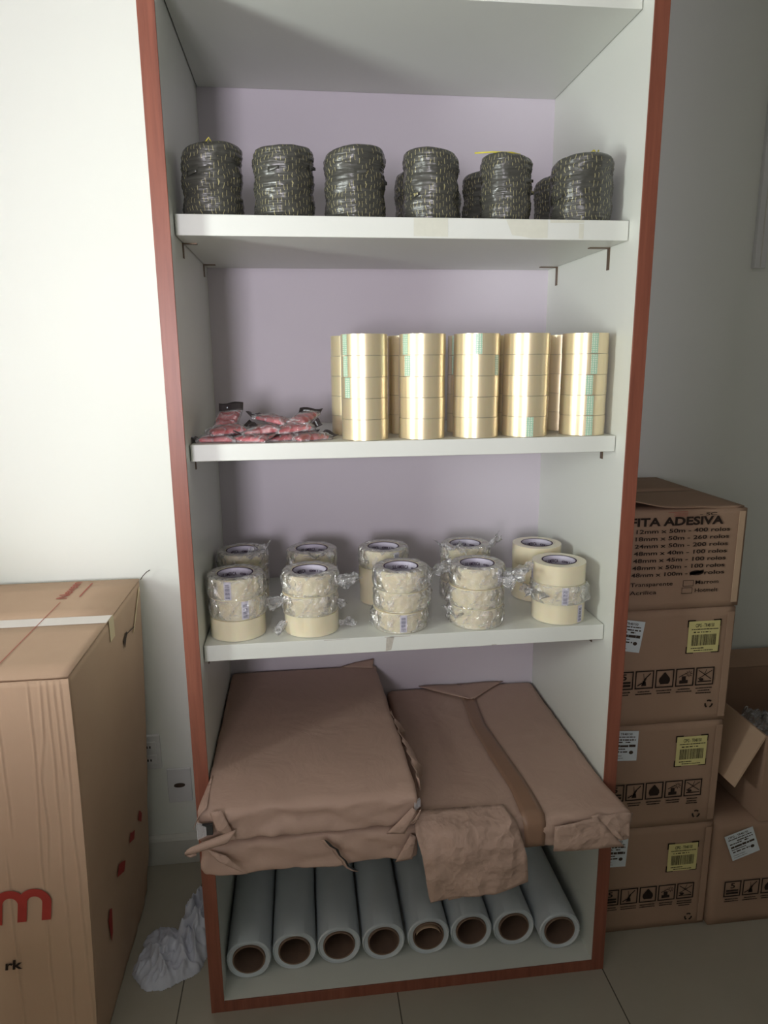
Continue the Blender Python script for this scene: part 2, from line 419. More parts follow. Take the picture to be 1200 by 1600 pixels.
# unseen counter and cartons, added to block window light from the lower cabinet
V, F = boxes([(-1.31, .21, -2.35, -2.30, 0, 1.17), (-1.31, -1.28, -2.30, -1.90, 0, 1.17), (.17, .21, -2.30, -1.90, 0, 1.17), (-1.32, .22, -2.37, -1.88, 1.17, 1.20)])
tag(link_mesh('counter_light_blocker', V, F, M['laminate'], None, (-.5, -2.1, 0)), 'unseen white counter added behind the camera to block low window light', 'counter')
tag(soft_box('carton_light_blocker', (-1.02, -.52, -1.08, -.62, 0, .61), .004, M['card'], None, (6, 6, 6), None, (-.77, -.85, 0)), 'unseen brown carton added on the floor by the side window to block low light', 'box')
tag(soft_box('carton_light_blocker', (-1.01, -.53, -1.07, -.63, .611, 1.22), .004, M['card'], None, (6, 6, 6), None, (-.77, -.85, .611)), 'unseen brown carton added upon the lower one to block side window light', 'box')
def skirting(name, x0, x1):
    prof = [(0, 0), (-.016, 0), (-.016, .082), (-.012, .092), (-.004, .098), (0, .098)]
    V = [(x, RY1+y, z) for x in (x0, x1) for (y, z) in prof]; n = len(prof)
    F = [(k, (k+1) % n, n+(k+1) % n, n+k) for k in range(n)] + [tuple(range(n))[::-1], tuple(range(n, 2*n))]
    return struct(link_mesh(name, V, F, M['skirting']))
skirting('baseboard_left', RX0, -.002); skirting('baseboard_right', 1.002, RX1)

# ------------------------------------------------------------------ the cabinet
W, T, D, TB = 1.0, .031, .539, .030
SY = .05
Z = {0: (2.235, 2.27), 1: (1.801, 1.841), 2: (1.352, 1.3875), 3: (.8995, .937), 4: (.447, .485)}
TOP = 2.7
cab = tag(empty('cabinet', (.5, .27, 0)), 'tall open white shelving cabinet with mahogany brown front edging standing against the wall', 'cabinet')
for x0, x1 in ((0, T), (W-T, W)):
    p = box('side_panel', (x0, x1, .004, .557, 0, TOP), M['laminate'], cab)
    e = box('edge_band', (x0-.0005, x1+.0005, 0, .004, 0 if True else 0, TOP), M['wood'], p, .0008); e['label'] = 'mahogany brown front edge band'
box('back_panel', (T, W-T, D, .553, 0, TOP), M['backboard'], cab)['label'] = 'slightly lilac white back board'
p = box('base_panel', (T, W-T, .004, D, .002, TB), M['laminate'], cab)
e = box('edge_band', (T+.0005, W-T-.0005, 0, .004, .0, TB), M['wood'], p, .0008); e['label'] = 'mahogany brown front edge band'
box('top_panel', (T, W-T, .004, D, TOP-.03, TOP), M['laminate'], cab)
rs = random.Random(3)
for k in range(5):
    z0, z1 = Z[k]
    sh = box('shelf', (T+.002, W-T-.002, SY, D-.001, z0, z1), M['laminate'], cab, .0012)
    f = lambda u, v: (u, SY-.0004, v)
    if k == 1:
        for pts in ([(.507, z0+.004), (.578, z0+.003), (.578, z1-.001), (.507, z1-.001)], [(.70, z1-.001), (.714, z0+.008), (.735, z0+.006), (.757, z0+.002), (.79, z0+.003), (.79, z1-.001)], [(.795, z1-.007), (.868, z1-.006), (.868, z1-.001), (.795, z1-.001)], [(.858, z0+.003), (.868, z0+.002), (.868, z1-.008), (.858, z1-.008)]):
            ink = Ink(); ink.poly(pts); ink.build('tape_residue', f, M['residue'], sh, 'yellowish leftover tape on the shelf edge')
    if k == 3:
        for pts in ([(.442, z0+.001), (.455, z0+.004), (.462, z1-.002), (.455, z1-.001), (.444, z1-.004)], [(.44, z1-.003), (.50, z1-.0025), (.50, z1-.001), (.44, z1-.001)], [(.30, z1-.0025), (.36, z1-.002), (.36, z1-.0012), (.30, z1-.0012)], [(.692, z0), (.706, z0+.001), (.704, z0+.003), (.694, z0+.003)]):
            ink = Ink(); ink.poly(pts); ink.build('grime_mark', f, M['grime'], sh, 'brown grime on the shelf edge')
    ys = (.145, .47) if k in (0, 1) else (.12, .45)
    for yb in (() if k in (0, 4) else ys):
        for s, xw in ((1, T), (-1, W-T)):
            lg = (.030 if s == 1 else .048) if k == 1 else (.026 if k == 2 else .034); a, b_, c_ = xw, xw+s*.002, xw+s*lg
            V, F = boxes([(min(a, b_), max(a, b_), yb-.006, yb+.006, z0-lg, z0), (min(b_, c_), max(b_, c_), yb-.006, yb+.006, z0-.002, z0)])
            link_mesh('bracket', V, F, M['bracket'], cab)['label'] = 'small brown metal angle bracket'

# ------------------------------------------------------------------ wall fittings
def wall_socket():
    o = tag(empty('power_socket', (-.225, RY1, .345)), 'white double wall socket partly hidden behind the big carton', 'socket')
    box('cover_plate', (-.262, -.196, .548, RY1, .335, .448), M['plastic_white'], o, .003)
    for zc in (.412, .368):
        q = box('socket_face', (-.25, -.208, .545, .549, zc-.017, zc+.017), M['plastic_white'], o, .003)
        V, F = boxes([(-.245+i*.009, -.241+i*.009, .5445, .5455, zc-.004, zc+.004) for i in range(3)])
        link_mesh('socket_hole', V, F, M['dark_hole'], q)
    o = tag(empty('cable_outlet_plate', (-.148, RY1, .205)), 'pale square wall plate low on the wall beside the cabinet', 'wall plate')
    box('cover_plate', (-.184, -.112, .553, RY1, .212, .328), M['plastic_white'], o, .002)
    V, F, _ = lathe([(.0, 0), (.013, 0), (.013, .004), (.009, .006), (0, .006)], 20, closed=False)
    link_mesh('cable_hole', [(v[0]*1.3-.148, .553-v[2], v[1]*.5+.272) for v in V], F, M['ink_soft'], o)
wall_socket()
o = tag(box('cable_duct', (1.592, 1.628, RY1-.016, RY1, 1.812, 2.795), M['plastic_white'], None, .002, (1.61, RY1, 1.812)), 'narrow white vertical cable duct on the shaded wall to the right of the cabinet', 'cable duct')
V, F = boxes([(1.6085, 1.6115, RY1-.0175, RY1-.0155, 1.815, 2.79)]); link_mesh('cover_seam', V, F, M['skirting'], o)

# ------------------------------------------------------------------ twine rolls, top shelf
def twine_roll(x, y, r, h, seed, label, tie=None, flap=None):
    rr = random.Random(seed); so = seed*7.3
    N, K = 96, 60
    prof = []
    for k in range(K+1):
        t = k/K; z = t*h; rad = r
        e = .012
        if z < e*.5: rad = r-(e*.5-z)*.6
        if z > h-e: q = (z-(h-e))/e; rad = r-(1-math.sqrt(max(0, 1-q*q*.92)))*.013
        prof.append((rad, z))
    prof.append((r*.55, h-.004)); prof.append((r*.32, h-.006)); prof.append((r*.30, 0))
    slope = rr.uniform(.004, .012)*rr.choice([-1, 1]); ph = rr.uniform(0, 6)
    bands = rr.choice([2, 3, 3])
    def fn(rad, z, a, k):
        ca, sa = math.cos(a), math.sin(a)
        if k > K: return rad, z+ .004*math.sin(a+ph)
        zz = z+slope*math.sin(a+ph)
        p = (zz/h*bands) % 1.0
        big = .0035*math.sin(p*pi)-.002
        lay = ((zz+.003*noise.noise(Vector((ca*1.5, sa*1.5, z*12+so))))/.0115) % 1.0
        saw = .0016*lay
        nz = .0028*noise.noise(Vector((ca*2.2+so, sa*2.2, z*30))) + .0012*noise.noise(Vector((ca*6, sa*6+so, z*120)))
        tz = .005*math.sin(a+ph)*(z/h)
        return rad*.985+big+saw+nz, z+tz*(1 if z > h*.6 else z/h/.6)
    V, F, UV = lathe(prof, N, fn)
    V = [(v[0]+x, v[1]+y, max(v[2], 0)+Z[1][1]+.0004) for v in V]
    o = link_mesh('twine_roll', V, F, M['twine'], None, (x, y, Z[1][1]), smooth=True, uv=UV)
    o.data.polygons.foreach_set('use_smooth', [True]*len(o.data.polygons))
    tag(o, label, 'twine roll', 'rolls of dark twine on the top shelf')
    zt = Z[1][1]
    for j in range(2 if flap is None else flap):   # torn ribbon ends
        a = rr.uniform(-pi*.95, -.05); zz = zt+h*rr.uniform(.3, .85); L = rr.uniform(.014, .022)
        rows = []
        for t in range(5):
            q = t/4; aa = a+q*L/r*1.2; rad = r+.0015+q*q*.004
            rows.append([(x+rad*math.cos(aa), y+rad*math.sin(aa), zz+s*(.0055*(1-q*.5))+q*.003) for s in (-1, 0, 1)])
        sheet('torn_end', rows, M['twine'], o, .0006)
    if tie:
        pts = [(x+a_, y+b_, zt+h+c_) for a_, b_, c_ in tie]
        tube('yellow_tie', pts, .0016, M['yellow_tie'], o)['label'] = 'yellow tie'
    return o
LT = 'dark grey twine roll, '
twine_roll(.103, .118, .060, .137, 1, LT+'first from the left in the front row of the top shelf', [(-.01, -.03, -.001), (.0, -.03, .012), (.006, -.03, .002)])
twine_roll(.247, .118, .0605, .138, 2, LT+'second from the left on the top shelf')
twine_roll(.3935, .118, .0625, .135, 3, LT+'third from the left on the top shelf')
twine_roll(.555, .12, .058, .136, 4, LT+'fourth from the left on the top shelf, with a torn flap')
twine_roll(.718, .118, .0535, .132, 5, LT+'slimmest one, with a yellow strip lying on top pointing left', [(-.075, -.02, .004), (-.04, -.03, .0045), (0, -.035, .003), (.02, -.03, .001)])
twine_roll(.886, .12, .0655, .130, 6, LT+'widest one at the right end of the front row', [(-.02, -.035, .003), (.0, -.04, .007), (.008, -.04, .013), (.016, -.038, .006), (.02, -.036, .014)])
twine_roll(.558, .262, .060, .134, 7, LT+'behind the fourth front roll, peeking out on its left')
twine_roll(.632, .42, .055, .128, 8, LT+'at the very back between the fourth and fifth front rolls')
twine_roll(.712, .245, .056, .134, 9, LT+'behind the slimmest front roll, peeking out on its left')
twine_roll(.899, .29, .057, .133, 10, LT+'behind the widest front roll, peeking out on its left')

# ------------------------------------------------------------------ clear tape towers, second shelf
def tape_proto(R, h, rc, mat, name, core_mat):
    o = empty(name, (0, 0, 0)); c = .0009
    V, F, _ = lathe([(rc, .0003), (R, .0003), (R, h-.0003), (rc, h-.0003)], 96)
    b = link_mesh('tape_winding', V, F, mat, o, smooth='sharp')
    V, F, _ = lathe([(rc-.0025, .0003), (rc, .0003), (rc, h-.0003), (rc-.0025, h-.0003)], 48)
    q = link_mesh('core', V, F, core_mat, o, smooth='sharp')
    q['label'] = 'cardboard core'
    return o
GH = .0450
proto_gold = tape_proto(.051, GH, .0385, M['tape_gold'], 'packing_tape_roll', M['core_brown'])
def green_tab(o, a0, wd, R=.051, h=GH):
    ni = 5; V, F, UV = [], [], []
    for i in range(ni+1):
        a = a0+(i/ni-.5)*wd/R
        for k in range(2): V.append(((R+.0004)*math.cos(a), (R+.0004)*math.sin(a), .001+k*(h-.002))); UV.append((i/ni, k))
    for i in range(ni): F.append((2*i, 2*i+2, 2*i+3, 2*i+1))
    t = link_mesh('end_tab', V, F, M['tab_green'], None, smooth=True, uv=UV); t.parent = o; t['label'] = 'green chain-patterned end tab'
    return t
def ang(x, y):   # angle at a stack centre that faces the camera
    return math.atan2(-1.434-y, .266-x)
front = [(.407, .104), (.5345, .104), (.657, .104), (.772, .106), (.909, .108)]
back = [(.39, .214), (.521, .218), (.668, .218), (.785, .220), (.902, .224)]
# tabs: (row, stack, level from the bottom) -> sideways angle from the camera-facing direction
tabs = {('f',0,4):-.95, ('f',0,3):-.93, ('f',0,2):-.80, ('f',1,4):-.80, ('f',1,3):-.66, ('f',2,4):.08, ('f',2,3):1.05, ('f',3,0):.25, ('f',4,4):.42, ('f',4,3):.42, ('f',4,2):.25, ('f',4,1):.33, ('f',4,0):.33,
        ('b',0,4):-.35, ('b',2,4):-.75, ('b',2,3):-.75}
ordn = ['first', 'second', 'third', 'fourth', 'fifth']
lev = ['bottom', 'second up', 'middle', 'second down', 'top']
first = True
for row, pts in (('f', front), ('b', back)):
    for i, (x, y) in enumerate(pts):
        for k in range(5):
            o = proto_gold if first else copy_tree(proto_gold)
            if first: first = False
            o.location = (x+R_.uniform(-.0007, .0007), y+R_.uniform(-.0007, .0007), Z[2][1]+.0003+k*GH); o.rotation_euler[2] = R_.uniform(0, 6.28)
            tag(o, 'golden tape roll, %s of the %s %s tower from the left' % (lev[k], ordn[i], 'front' if row == 'f' else 'rear'), 'tape roll', 'clear tape rolls stacked in towers on the second shelf')
protos_done = list(COL.objects)
for row, pts in (('f', front), ('b', back)):
    for i, (x, y) in enumerate(pts):
        for k in range(5):
            if (row, i, k) in tabs:
                want = 'roll, %s of the %s %s tower from the left' % (lev[k], ordn[i], 'front' if row == 'f' else 'rear')
                o = next(q for q in protos_done if q.get('label', '').endswith(want))
                green_tab(o, ang(x, y)+tabs[(row, i, k)]-o.rotation_euler[2], .0155)

# ------------------------------------------------------------------ film-wrapped tape rolls, third shelf
TH = .048; TR = .0635
proto_cream = tape_proto(TR, TH, .040, M['tape_cream'], 'wrapped_tape_roll', M['core_white'])
ink = Ink(); ink.text('SUL AMERICA', -.028, .030, .0085, .012, bold=.02); ink.text('48MM X 100M', .02, .030, .0065, .06, bold=.01); ink.rect(-.05, .0275, .07, .0284)
core_ = [c for c in proto_cream.children if c.name.startswith('core')][0]
ink.build('core_print', lambda u, v: ((.0372)*math.cos(pi/2-u/.0372), .0372*math.sin(pi/2-u/.0372), v), M['ink_violet'], core_)
V, F, _ = lathe([(.0385, TH+.0001), (.0415, TH+.0001), (.0415, TH+.0004), (.0385, TH+.0004)], 48)
link_mesh('core_rim', V, F, M['ink_violet'], core_)['label'] = 'dark violet rim'
def wrap_shell(o, seed, top, amp=.004, bulge=None):
    so = seed*3.7; prof = []
    if top: prof += [(.043, TH+.0012), (.050, TH+.0022), (.058, TH+.0022)]
    prof += [(TR+.001, TH-.0012), (TR+.0016, TH-.006)]
    for k in range(7): prof.append((TR+.002, TH-.010-(TH-.020)*k/6))
    prof += [(TR+.0016, .006), (TR+.001, .0014)]
    ba = bulge[0] if bulge else 0; bm = bulge[1] if bulge else 0; bw = bulge[2] if bulge and len(bulge) > 2 else .5
    def fn(r, z, a, k):
        ca, sa = math.cos(a), math.sin(a)
        e = min(1, max(0, min(z, TH-z))/.008) if z < TH else .25
        n1 = abs(noise.noise(Vector((ca*3+so, sa*3, z*45)))); n2 = abs(noise.noise(Vector((ca*9, sa*9+so, z*110))))
        d = (a-ba+pi) % (2*pi)-pi
        b = bm*math.exp(-(d/bw)**2)*(.55+.9*n1)
        if r < TR-.002: return r+.003*n2, z+.004*n1*(1 if top else 0)
        return r+e*(amp*1.6*n1+amp*.8*n2+b), z+ (e*.003*(n2-.3) if 0.004 < z < TH-.004 else 0)
    V, F, _ = lathe(prof, 110, fn, closed=False)
    q = link_mesh('clear_wrap', V, F, M['film'], None, smooth=True); q.parent = o; q['label'] = 'crinkled clear film'
def tuft(o, a, z, size, seed, up=.3, spread=1.0, width=.02, zmin=-1):
    """a bunched, ruffled corner of the film"""
    so = seed*5.1; rows = []; d = Vector((math.cos(a), math.sin(a), 0)); s_ = Vector((-math.sin(a), math.cos(a), 0))
    base = d*(TR+.001)+Vector((0, 0, z)); N = 22
    for j in range(N+1):
        t = j/N; r = []
        for i in range(N+1):
            s = i/N-.5
            p = base + d*(size*t*(1-.25*abs(s))) + (s_*math.cos(i*.9)*.25+s_)*s*width*(.5+spread*t) + Vector((0, 0, 1))*(up*size*t + s*.018*(1+t)*math.sin(seed+i*.5))
            e = t**.6
            p += Vector((noise.noise(p*70+Vector((so, 0, 0))), noise.noise(p*70+Vector((0, so, 0))), noise.noise(p*70+Vector((0, 0, so)))))*.011*e
            p += Vector((noise.noise(p*190), noise.noise(p*190+Vector((5, so, 0))), noise.noise(p*190+Vector((0, 7, so)))))*.0045*e
            p.z = max(p.z, zmin+.0004*i/N)
            r.append(tuple(p))
        rows.append(r)
    V = [p for r in rows for p in r]; nc = N+1
    F = [(i*nc+j, i*nc+j+1, (i+1)*nc+j+1, (i+1)*nc+j) for i in range(N) for j in range(N)]
    q = link_mesh('film_tuft', V, F, M['film_thick'], None, smooth=True); q.parent = o; q['label'] = 'bunched clear film end'
def barcode_label(o, a, seed):
    rr = random.Random(seed); ink = Ink(); wd = .0165
    ink.rect(-wd/2, .003, wd/2, TH-.003); ink.cur = 1
    z = .006
    while z < TH-.008:   # groups of short bars
        for _ in range(4):
            hh = rr.uniform(.0006, .0013); ink.F.append(tuple(range(len(ink.V), len(ink.V)+4))); ink.V += [(-wd*.32, z), (wd*.30, z), (wd*.30, z+hh), (-wd*.32, z+hh)]; ink.m.append(1); z += hh+.0008
        z += .0016
    n0 = TR+.0007
    def mp(u, v): return (n0*math.cos(a+u/n0), n0*math.sin(a+u/n0), v)
    # split the backing paper so it follows the curve
    base = Ink(); k = 5
    for i in range(k): base.rect(-wd/2+wd*i/k, .003, -wd/2+wd*(i+1)/k, TH-.003)
    q = base.build('barcode_label', mp, M['label_lilac'], None); q.parent = o; q['label'] = 'white barcode label'
    n0 = TR+.0010
    ink.F = ink.F[1:]; ink.m = [0]*len(ink.F)
    p = ink.build('barcode_bars', mp, M['ink_blue'], None); p.parent = q
f3 = [(.1025, .128), (.273, .125), (.487, .122), (.672, .120), (.876, .118)]
b3 = [(.103, .325), (.281, .315), (.468, .308), (.686, .305), (.876, .282)]
codes = {('f',0,2):-.30, ('f',0,1):.25, ('f',2,2):-1.25, ('f',2,0):.12, ('f',3,2):1.0, ('f',4,2):-1.32, ('f',4,1):.28, ('f',4,0):.95, ('b',2,2):.55}
nowrap = {('f',4,2), ('f',4,0), ('f',0,0), ('b',4,0), ('b',4,1), ('b',4,2), ('f',1,0), ('b',2,1), ('b',2,0), ('b',1,0), ('b',0,0)}
tufts = {('f',1,2):[(1.15, .030, .040, .15, 1.2, .03), (1.35, .03, .03, .2, 1, .02)], ('f',1,1):[(-1.25, .030, .030, -.2, 1.0, .03), (1.3, .02, .016, 0, .8, .02)], ('f',1,0):[(-1.15, .026, .022, -.6, .6, .02), (1.5, .012, .03, -.1, .3, .02)],
         ('f',2,2):[(.9, .024, .012, .1, .8, .03), (1.5, .03, .045, .3, 1.2, .03)], ('f',3,2):[(1.35, .028, .05, .25, 1.4, .03), (1.2, .022, .035, 0, 1, .03)], ('f',3,0):[(-.8, .03, .010, .1, .8, .035)], ('f',4,1):[(-.8, .024, .010, 0, 1, .04), (-1.2, .024, .018, .1, .8, .03)],
         ('b',0,2):[(.55, .044, .012, 2.2, .9, .03)], ('b',3,2):[(-.5, .046, .012, .9, 1, .04), (1.1, .044, .024, 1.2, 1.0, .03)], ('b',1,2):[(.3, .046, .006, .3, 1, .03)]}
bulges = {('f',0,1):(1.35, .006, .5), ('f',0,2):(1.4, .005, .5), ('f',2,2):(1.5, .008, .6), ('f',2,1):(1.3, .006, .6), ('f',2,0):(-1.4, .006, .5), ('f',3,1):(-1.4, .008, .6), ('f',3,0):(-1.2, .008, .6), ('f',4,1):(1.4, .010, .5)}
lev3 = ['bottom', 'middle', 'top']; first = True
for row, pts in (('f', f3), ('b', b3)):
    for i, (x, y) in enumerate(pts):
        for k in range(3):
            o = proto_cream if first else copy_tree(proto_cream)
            made = o
            jit = .0022 if row == 'f' else .001
            px, py = x+R_.uniform(-jit, jit), y+R_.uniform(-jit, jit)
            if i == 0: px = max(px, T+TR+.004)
            if i == 4: px = min(px, W-T-TR-.012)
            rz = ang(x, y)+pi/2 + R_.uniform(-.5, .9)
            PR = [('f', i, k) for _ in [0]]
            extra = []
            key = (row, i, k)
            desc = 'cream tape roll%s, %s of the %s %s stack from the left' % (' in clear film' if key not in nowrap else '', lev3[k], ordn[i], 'front' if row == 'f' else 'rear')
            if first:
                first = False; pristine = copy_tree(proto_cream)   # keeps an untouched tree to copy from
                proto_src, proto_cream = proto_cream, pristine
            o.location = (px, py, Z[3][1]+.0008+k*(TH+.0003)); o.rotation_euler[2] = rz
            tag(o, desc, 'tape roll', 'cream tape rolls stacked on the third shelf')
            ca = ang(x, y)-rz
            sd = i*10+k+(100 if row == 'b' else 0)
            if key not in nowrap: wrap_shell(o, sd+1, k == 2, (.0018 if i == 0 else .0032) if row == 'f' else .002, (ca+bulges[key][0], *bulges[key][1:]) if key in bulges else None)
            if key in codes: barcode_label(o, ca+codes[key], sd)
            for t_ in tufts.get(key, []): tuft(o, ca+t_[0], t_[1], t_[2]*1.25, sd+t_[0], t_[3], t_[4], t_[5]*1.5, -k*TH+.0015)
def kill(o):
    for c in list(o.children): kill(c)
    bpy.data.objects.remove(o)
kill(proto_cream)

# ------------------------------------------------------------------ red packets in clear bags, second shelf left
def packet_proto(seed):
    rr = random.Random(seed); o = empty('plastic_packet', (0, 0, 0)); L, Wd = .088, .058; so = seed*9.1
    def f(p, v):
        n1 = noise.noise(Vector((p.x*40+so, p.y*40, p.z*60))); n2 = noise.noise(Vector((p.x*110, p.y*110+so, p.z*90)))
        e = 1-max(abs(p.x)/(L/2), abs(p.y)/(Wd/2))**3
        return (p.x+.003*n2, p.y+.003*n1, max(.0006, (p.z)*(.35+.65*max(e, 0))+.0028*n1*v[2]+.0015*n2*v[2]))
    b = soft_box('red_content', (-L/2+.008, L/2-.008, -Wd/2+.004, Wd/2-.004, .001, .013), .004, M['red_plastic'], o, (22, 14, 3), f)
    def g(p, v):
        n1 = abs(noise.noise(Vector((p.x*50+so, p.y*50, 3)))); e = max(0, 1-max(abs(p.x)/(L/2), abs(p.y)/(Wd/2))**3)
        return (p.x+.002*n1, p.y, (.0165*(.3+.7*e)+.004*n1)*v[2])
    q = soft_box('clear_bag', (-L/2, L/2, -Wd/2, Wd/2, .0, .017), .002, M['film_thick'], o, (20, 12, 2), g)
    rows = bil((L/2-.001, -Wd/2, .004), (L/2+.016, -Wd/2, .008+rr.uniform(0, .006)), (L/2+.016, Wd/2, .010+rr.uniform(0, .008)), (L/2-.001, Wd/2, .004), 4, 6, lambda p, s, t: p+Vector((0, 0, .002*math.sin(t*7+so))))
    hc = sheet('header_card', rows, M['header_black'], o, .0008)
    hc['label'] = 'black header card'
    ink = Ink(); ink.greek(-Wd*.30, .0, Wd*.30, .0028, rr)
    a, b_, c_, d_ = [Vector(rows[j][i]) for j, i in ((0, 0), (0, 4), (6, 4), (6, 0))]
    def mp(u, v):
        t = (u+Wd/2)/Wd; s = .4+v/.016
        p = (a*(1-s)+b_*s)*(1-t)+(d_*(1-s)+c_*s)*t; z = .002*math.sin(t*7+so)
        return (p.x, p.y, p.z+z+.0008)
    ink.build('card_print', mp, M['label_white'], hc)
    return o
pp = [packet_proto(s) for s in (1, 2, 3)]
zs = Z[2][1]+.0005
pl = [ # x, y, z, rz(deg), tilt x, tilt y, label
 (.085, .105, 0, 175, 0, 0, 'flat at the far left front corner of the heap'),
 (.160, .095, 0, -20, 0, 0, 'flat at the front edge, second from the left'),
 (.225, .105, 0, 12, 0, 0, 'flat at the front edge, second from the right'),
 (.282, .100, 0, 30, 0, 0, 'flat at the front right corner of the heap'),
 (.105, .115, .018, 20, 4, -4, 'lying on the front left packets'),
 (.178, .120, .016, 185, -4, 5, 'lying across the middle of the heap, card to the left'),
 (.250, .120, .019, 8, 4, -6, 'lying on the front right packets'),
 (.095, .180, .0, 60, 0, 0, 'flat behind the left end of the heap'),
 (.180, .190, .0, 110, 0, 0, 'flat behind the middle of the heap'),
 (.262, .185, .0, 70, 0, 0, 'flat behind the right end of the heap'),
 (.100, .160, .034, 78, -8, -30, 'topmost at the left with its card standing up'),
 (.205, .165, .034, 150, 3, -9, 'topmost in the middle of the heap'),
 (.268, .155, .036, 65, -6, -13, 'topmost at the right with its card raised'),
]
for i, (x, y, z, rz, tx, ty, lab) in enumerate(pl):
    o = pp[i] if i < 3 else None
for i, (x, y, z, rz, tx, ty, lab) in enumerate(pl):
    o = pp[i] if i < 3 else copy_tree(pp[i % 3])
    o.location = (x, y, zs+z); o.rotation_euler = (math.radians(tx), math.radians(ty), math.radians(rz))
    tag(o, 'red packet with black card, '+lab, 'packet', 'small red packets on the second shelf')

# ------------------------------------------------------------------ stretch film rolls at the bottom
def film_roll(name):
    o = empty(name, (0, 0, 0)); L = .455; R = .0555
    def conv(V): return [(v[0], v[2], v[1]+R) for v in V]
    prof = [(.041, .006), (.050, .004), (R-.003, .0), (R, .004)] + [(R, .004+(L-.008)*k/8) for k in range(1, 8)] + [(R, L-.004), (R-.003, L), (.041, L-.002)]
    V, F, _ = lathe(prof, 72, lambda r, z, a, k: (r+(.0006*noise.noise(Vector((math.cos(a)*2, math.sin(a)*2, z*9))) if r > .052 else 0), z+(.0012*math.sin(3*a) if k < 3 else 0)))
    b = link_mesh('film_winding', conv(V), [f[::-1] for f in F], M['stretch'], o, smooth='sharp')
    V, F, _ = lathe([(.0375, .001), (.0408, .001), (.0408, L+.001), (.0375, L+.001)], 56)
    q = link_mesh('cardboard_core', conv(V), [f[::-1] for f in F], M['core_brown'], o, smooth='sharp'); q['label'] = 'brown cardboard core tube'
    return o
fr_ = film_roll('stretch_film_roll')
xs = [(.0895, .058), (.2035, .070), (.3175, .072), (.433, .070), (.551, .072), (.666, .074), (.781, .072), (.897, .045)]
for i, (x, y) in enumerate(xs):
    o = fr_ if i == 0 else copy_tree(fr_)
    o.location = (x, y, TB+.0004); o.rotation_euler[2] = 0
    tag(o, 'grey stretch film roll on the cabinet bottom, %s from the left' % (['first', 'second', 'third', 'fourth', 'fifth, with loose card inside its core', 'sixth', 'seventh', 'eighth and last'][i]).replace(', with', ', with'), 'film roll', 'stretch film rolls lying side by side at the bottom')
    if i == 4:
        o['label'] = 'grey stretch film roll with loose card inside its core, fifth from the left'
        rows = [[(x+.034*math.cos(a), y+.002+.03*t, TB+.0555+(.030-.004*t)*math.sin(a)-.004) for a in [math.radians(20+140*q/10) for q in range(11)]] for t in (0, .5, 1)]
        sh = sheet('loose_card', [[(p[0]-x, p[1]-y, p[2]-TB) for p in r] for r in rows], M['card_light'], None, .0015); sh.parent = o

# ------------------------------------------------------------------ kraft paper packs on the fourth shelf
def droop(y): return 0 if y > .03 else -1.3*(.03-y)**2
def pack_fn(seed, amp, x0, x1, z0, z1, sag=1.0, side=True):
    so = seed*4.4
    def f(p, v):
        x, y, z = p
        n1 = noise.noise(Vector((x*7+so, y*7, z*16))); n2 = noise.noise(Vector((x*26, y*26+so, z*40)))
        nf = noise.noise(Vector((x*14+so, 3, z*30+x*8)))
        front = max(0, min(1, (.0-y)/.10)); topf = v[2]
        z2 = z+droop(y)*sag+amp*.5*n1*(1 if v[2] > .5 else .0)*(.25+front)
        y2 = y+(amp*1.6*nf+amp*.9*n2)*front*(1 if v[1] < .25 else 0)
        x2 = x+amp*.6*n2*(1 if abs(v[0]-.5) > .45 else 0)
        if 0 < x0: x2 = max(x2, x0-.001) if y > -.003 else x2
        return (x2, y2, z2+amp*.6*n2*front)
    return f
PA = (.040, .478); ZP = Z[4][1]+.0006
def pack(name, b, r, seed, label, sag=1.0, fn2=None):
    f0 = pack_fn(seed, .0055, b[0], b[1], b[4], b[5], sag)
    f = (lambda p, v: fn2(f0(p, v), v)) if fn2 else f0
    o = soft_box(name, b, r, M['kraft'], None, (56, 60, 12), f, ((b[0]+b[1])/2, .2, b[4]))
    return tag(o, label, 'paper pack', 'brown paper packs on the fourth shelf')
def flareA(p, v):   # widens towards the front
    x, y, z = p; t = max(0, (.5-y)/.6)
    return (x+(.024*t if x > .26 else -.018*max(0, -y/.1)), y, z)
A2 = pack('paper_pack', (.036, .470, -.100, .525, ZP, ZP+.079), .010, 11, 'lower brown kraft paper pack at the left, with a jagged tear across its front', 1.0, flareA)
A1 = pack('paper_pack', (.034, .468, -.105, .530, ZP+.0865, ZP+.163), .012, 12, 'upper brown kraft paper pack at the left, lying on the torn one', .9, flareA)
def skewB(p, v):
    x, y, z = p; t = max(0, (.45-y)/.55)
    if v[0] < .5: return (x, y, z)
    return (min(x+.002*t, .966) if y > -.004 else x+.002*t+(.024*max(0, -(y)/.1)*max(0, (v[0]-.7)/.3) if y < 0 else 0), y, z)
B1 = pack('paper_pack', (.502, .962, -.112, .530, ZP, ZP+.076), .016, 13, 'brown kraft paper pack at the right with a tape strip and torn hanging flap', .6, skewB)
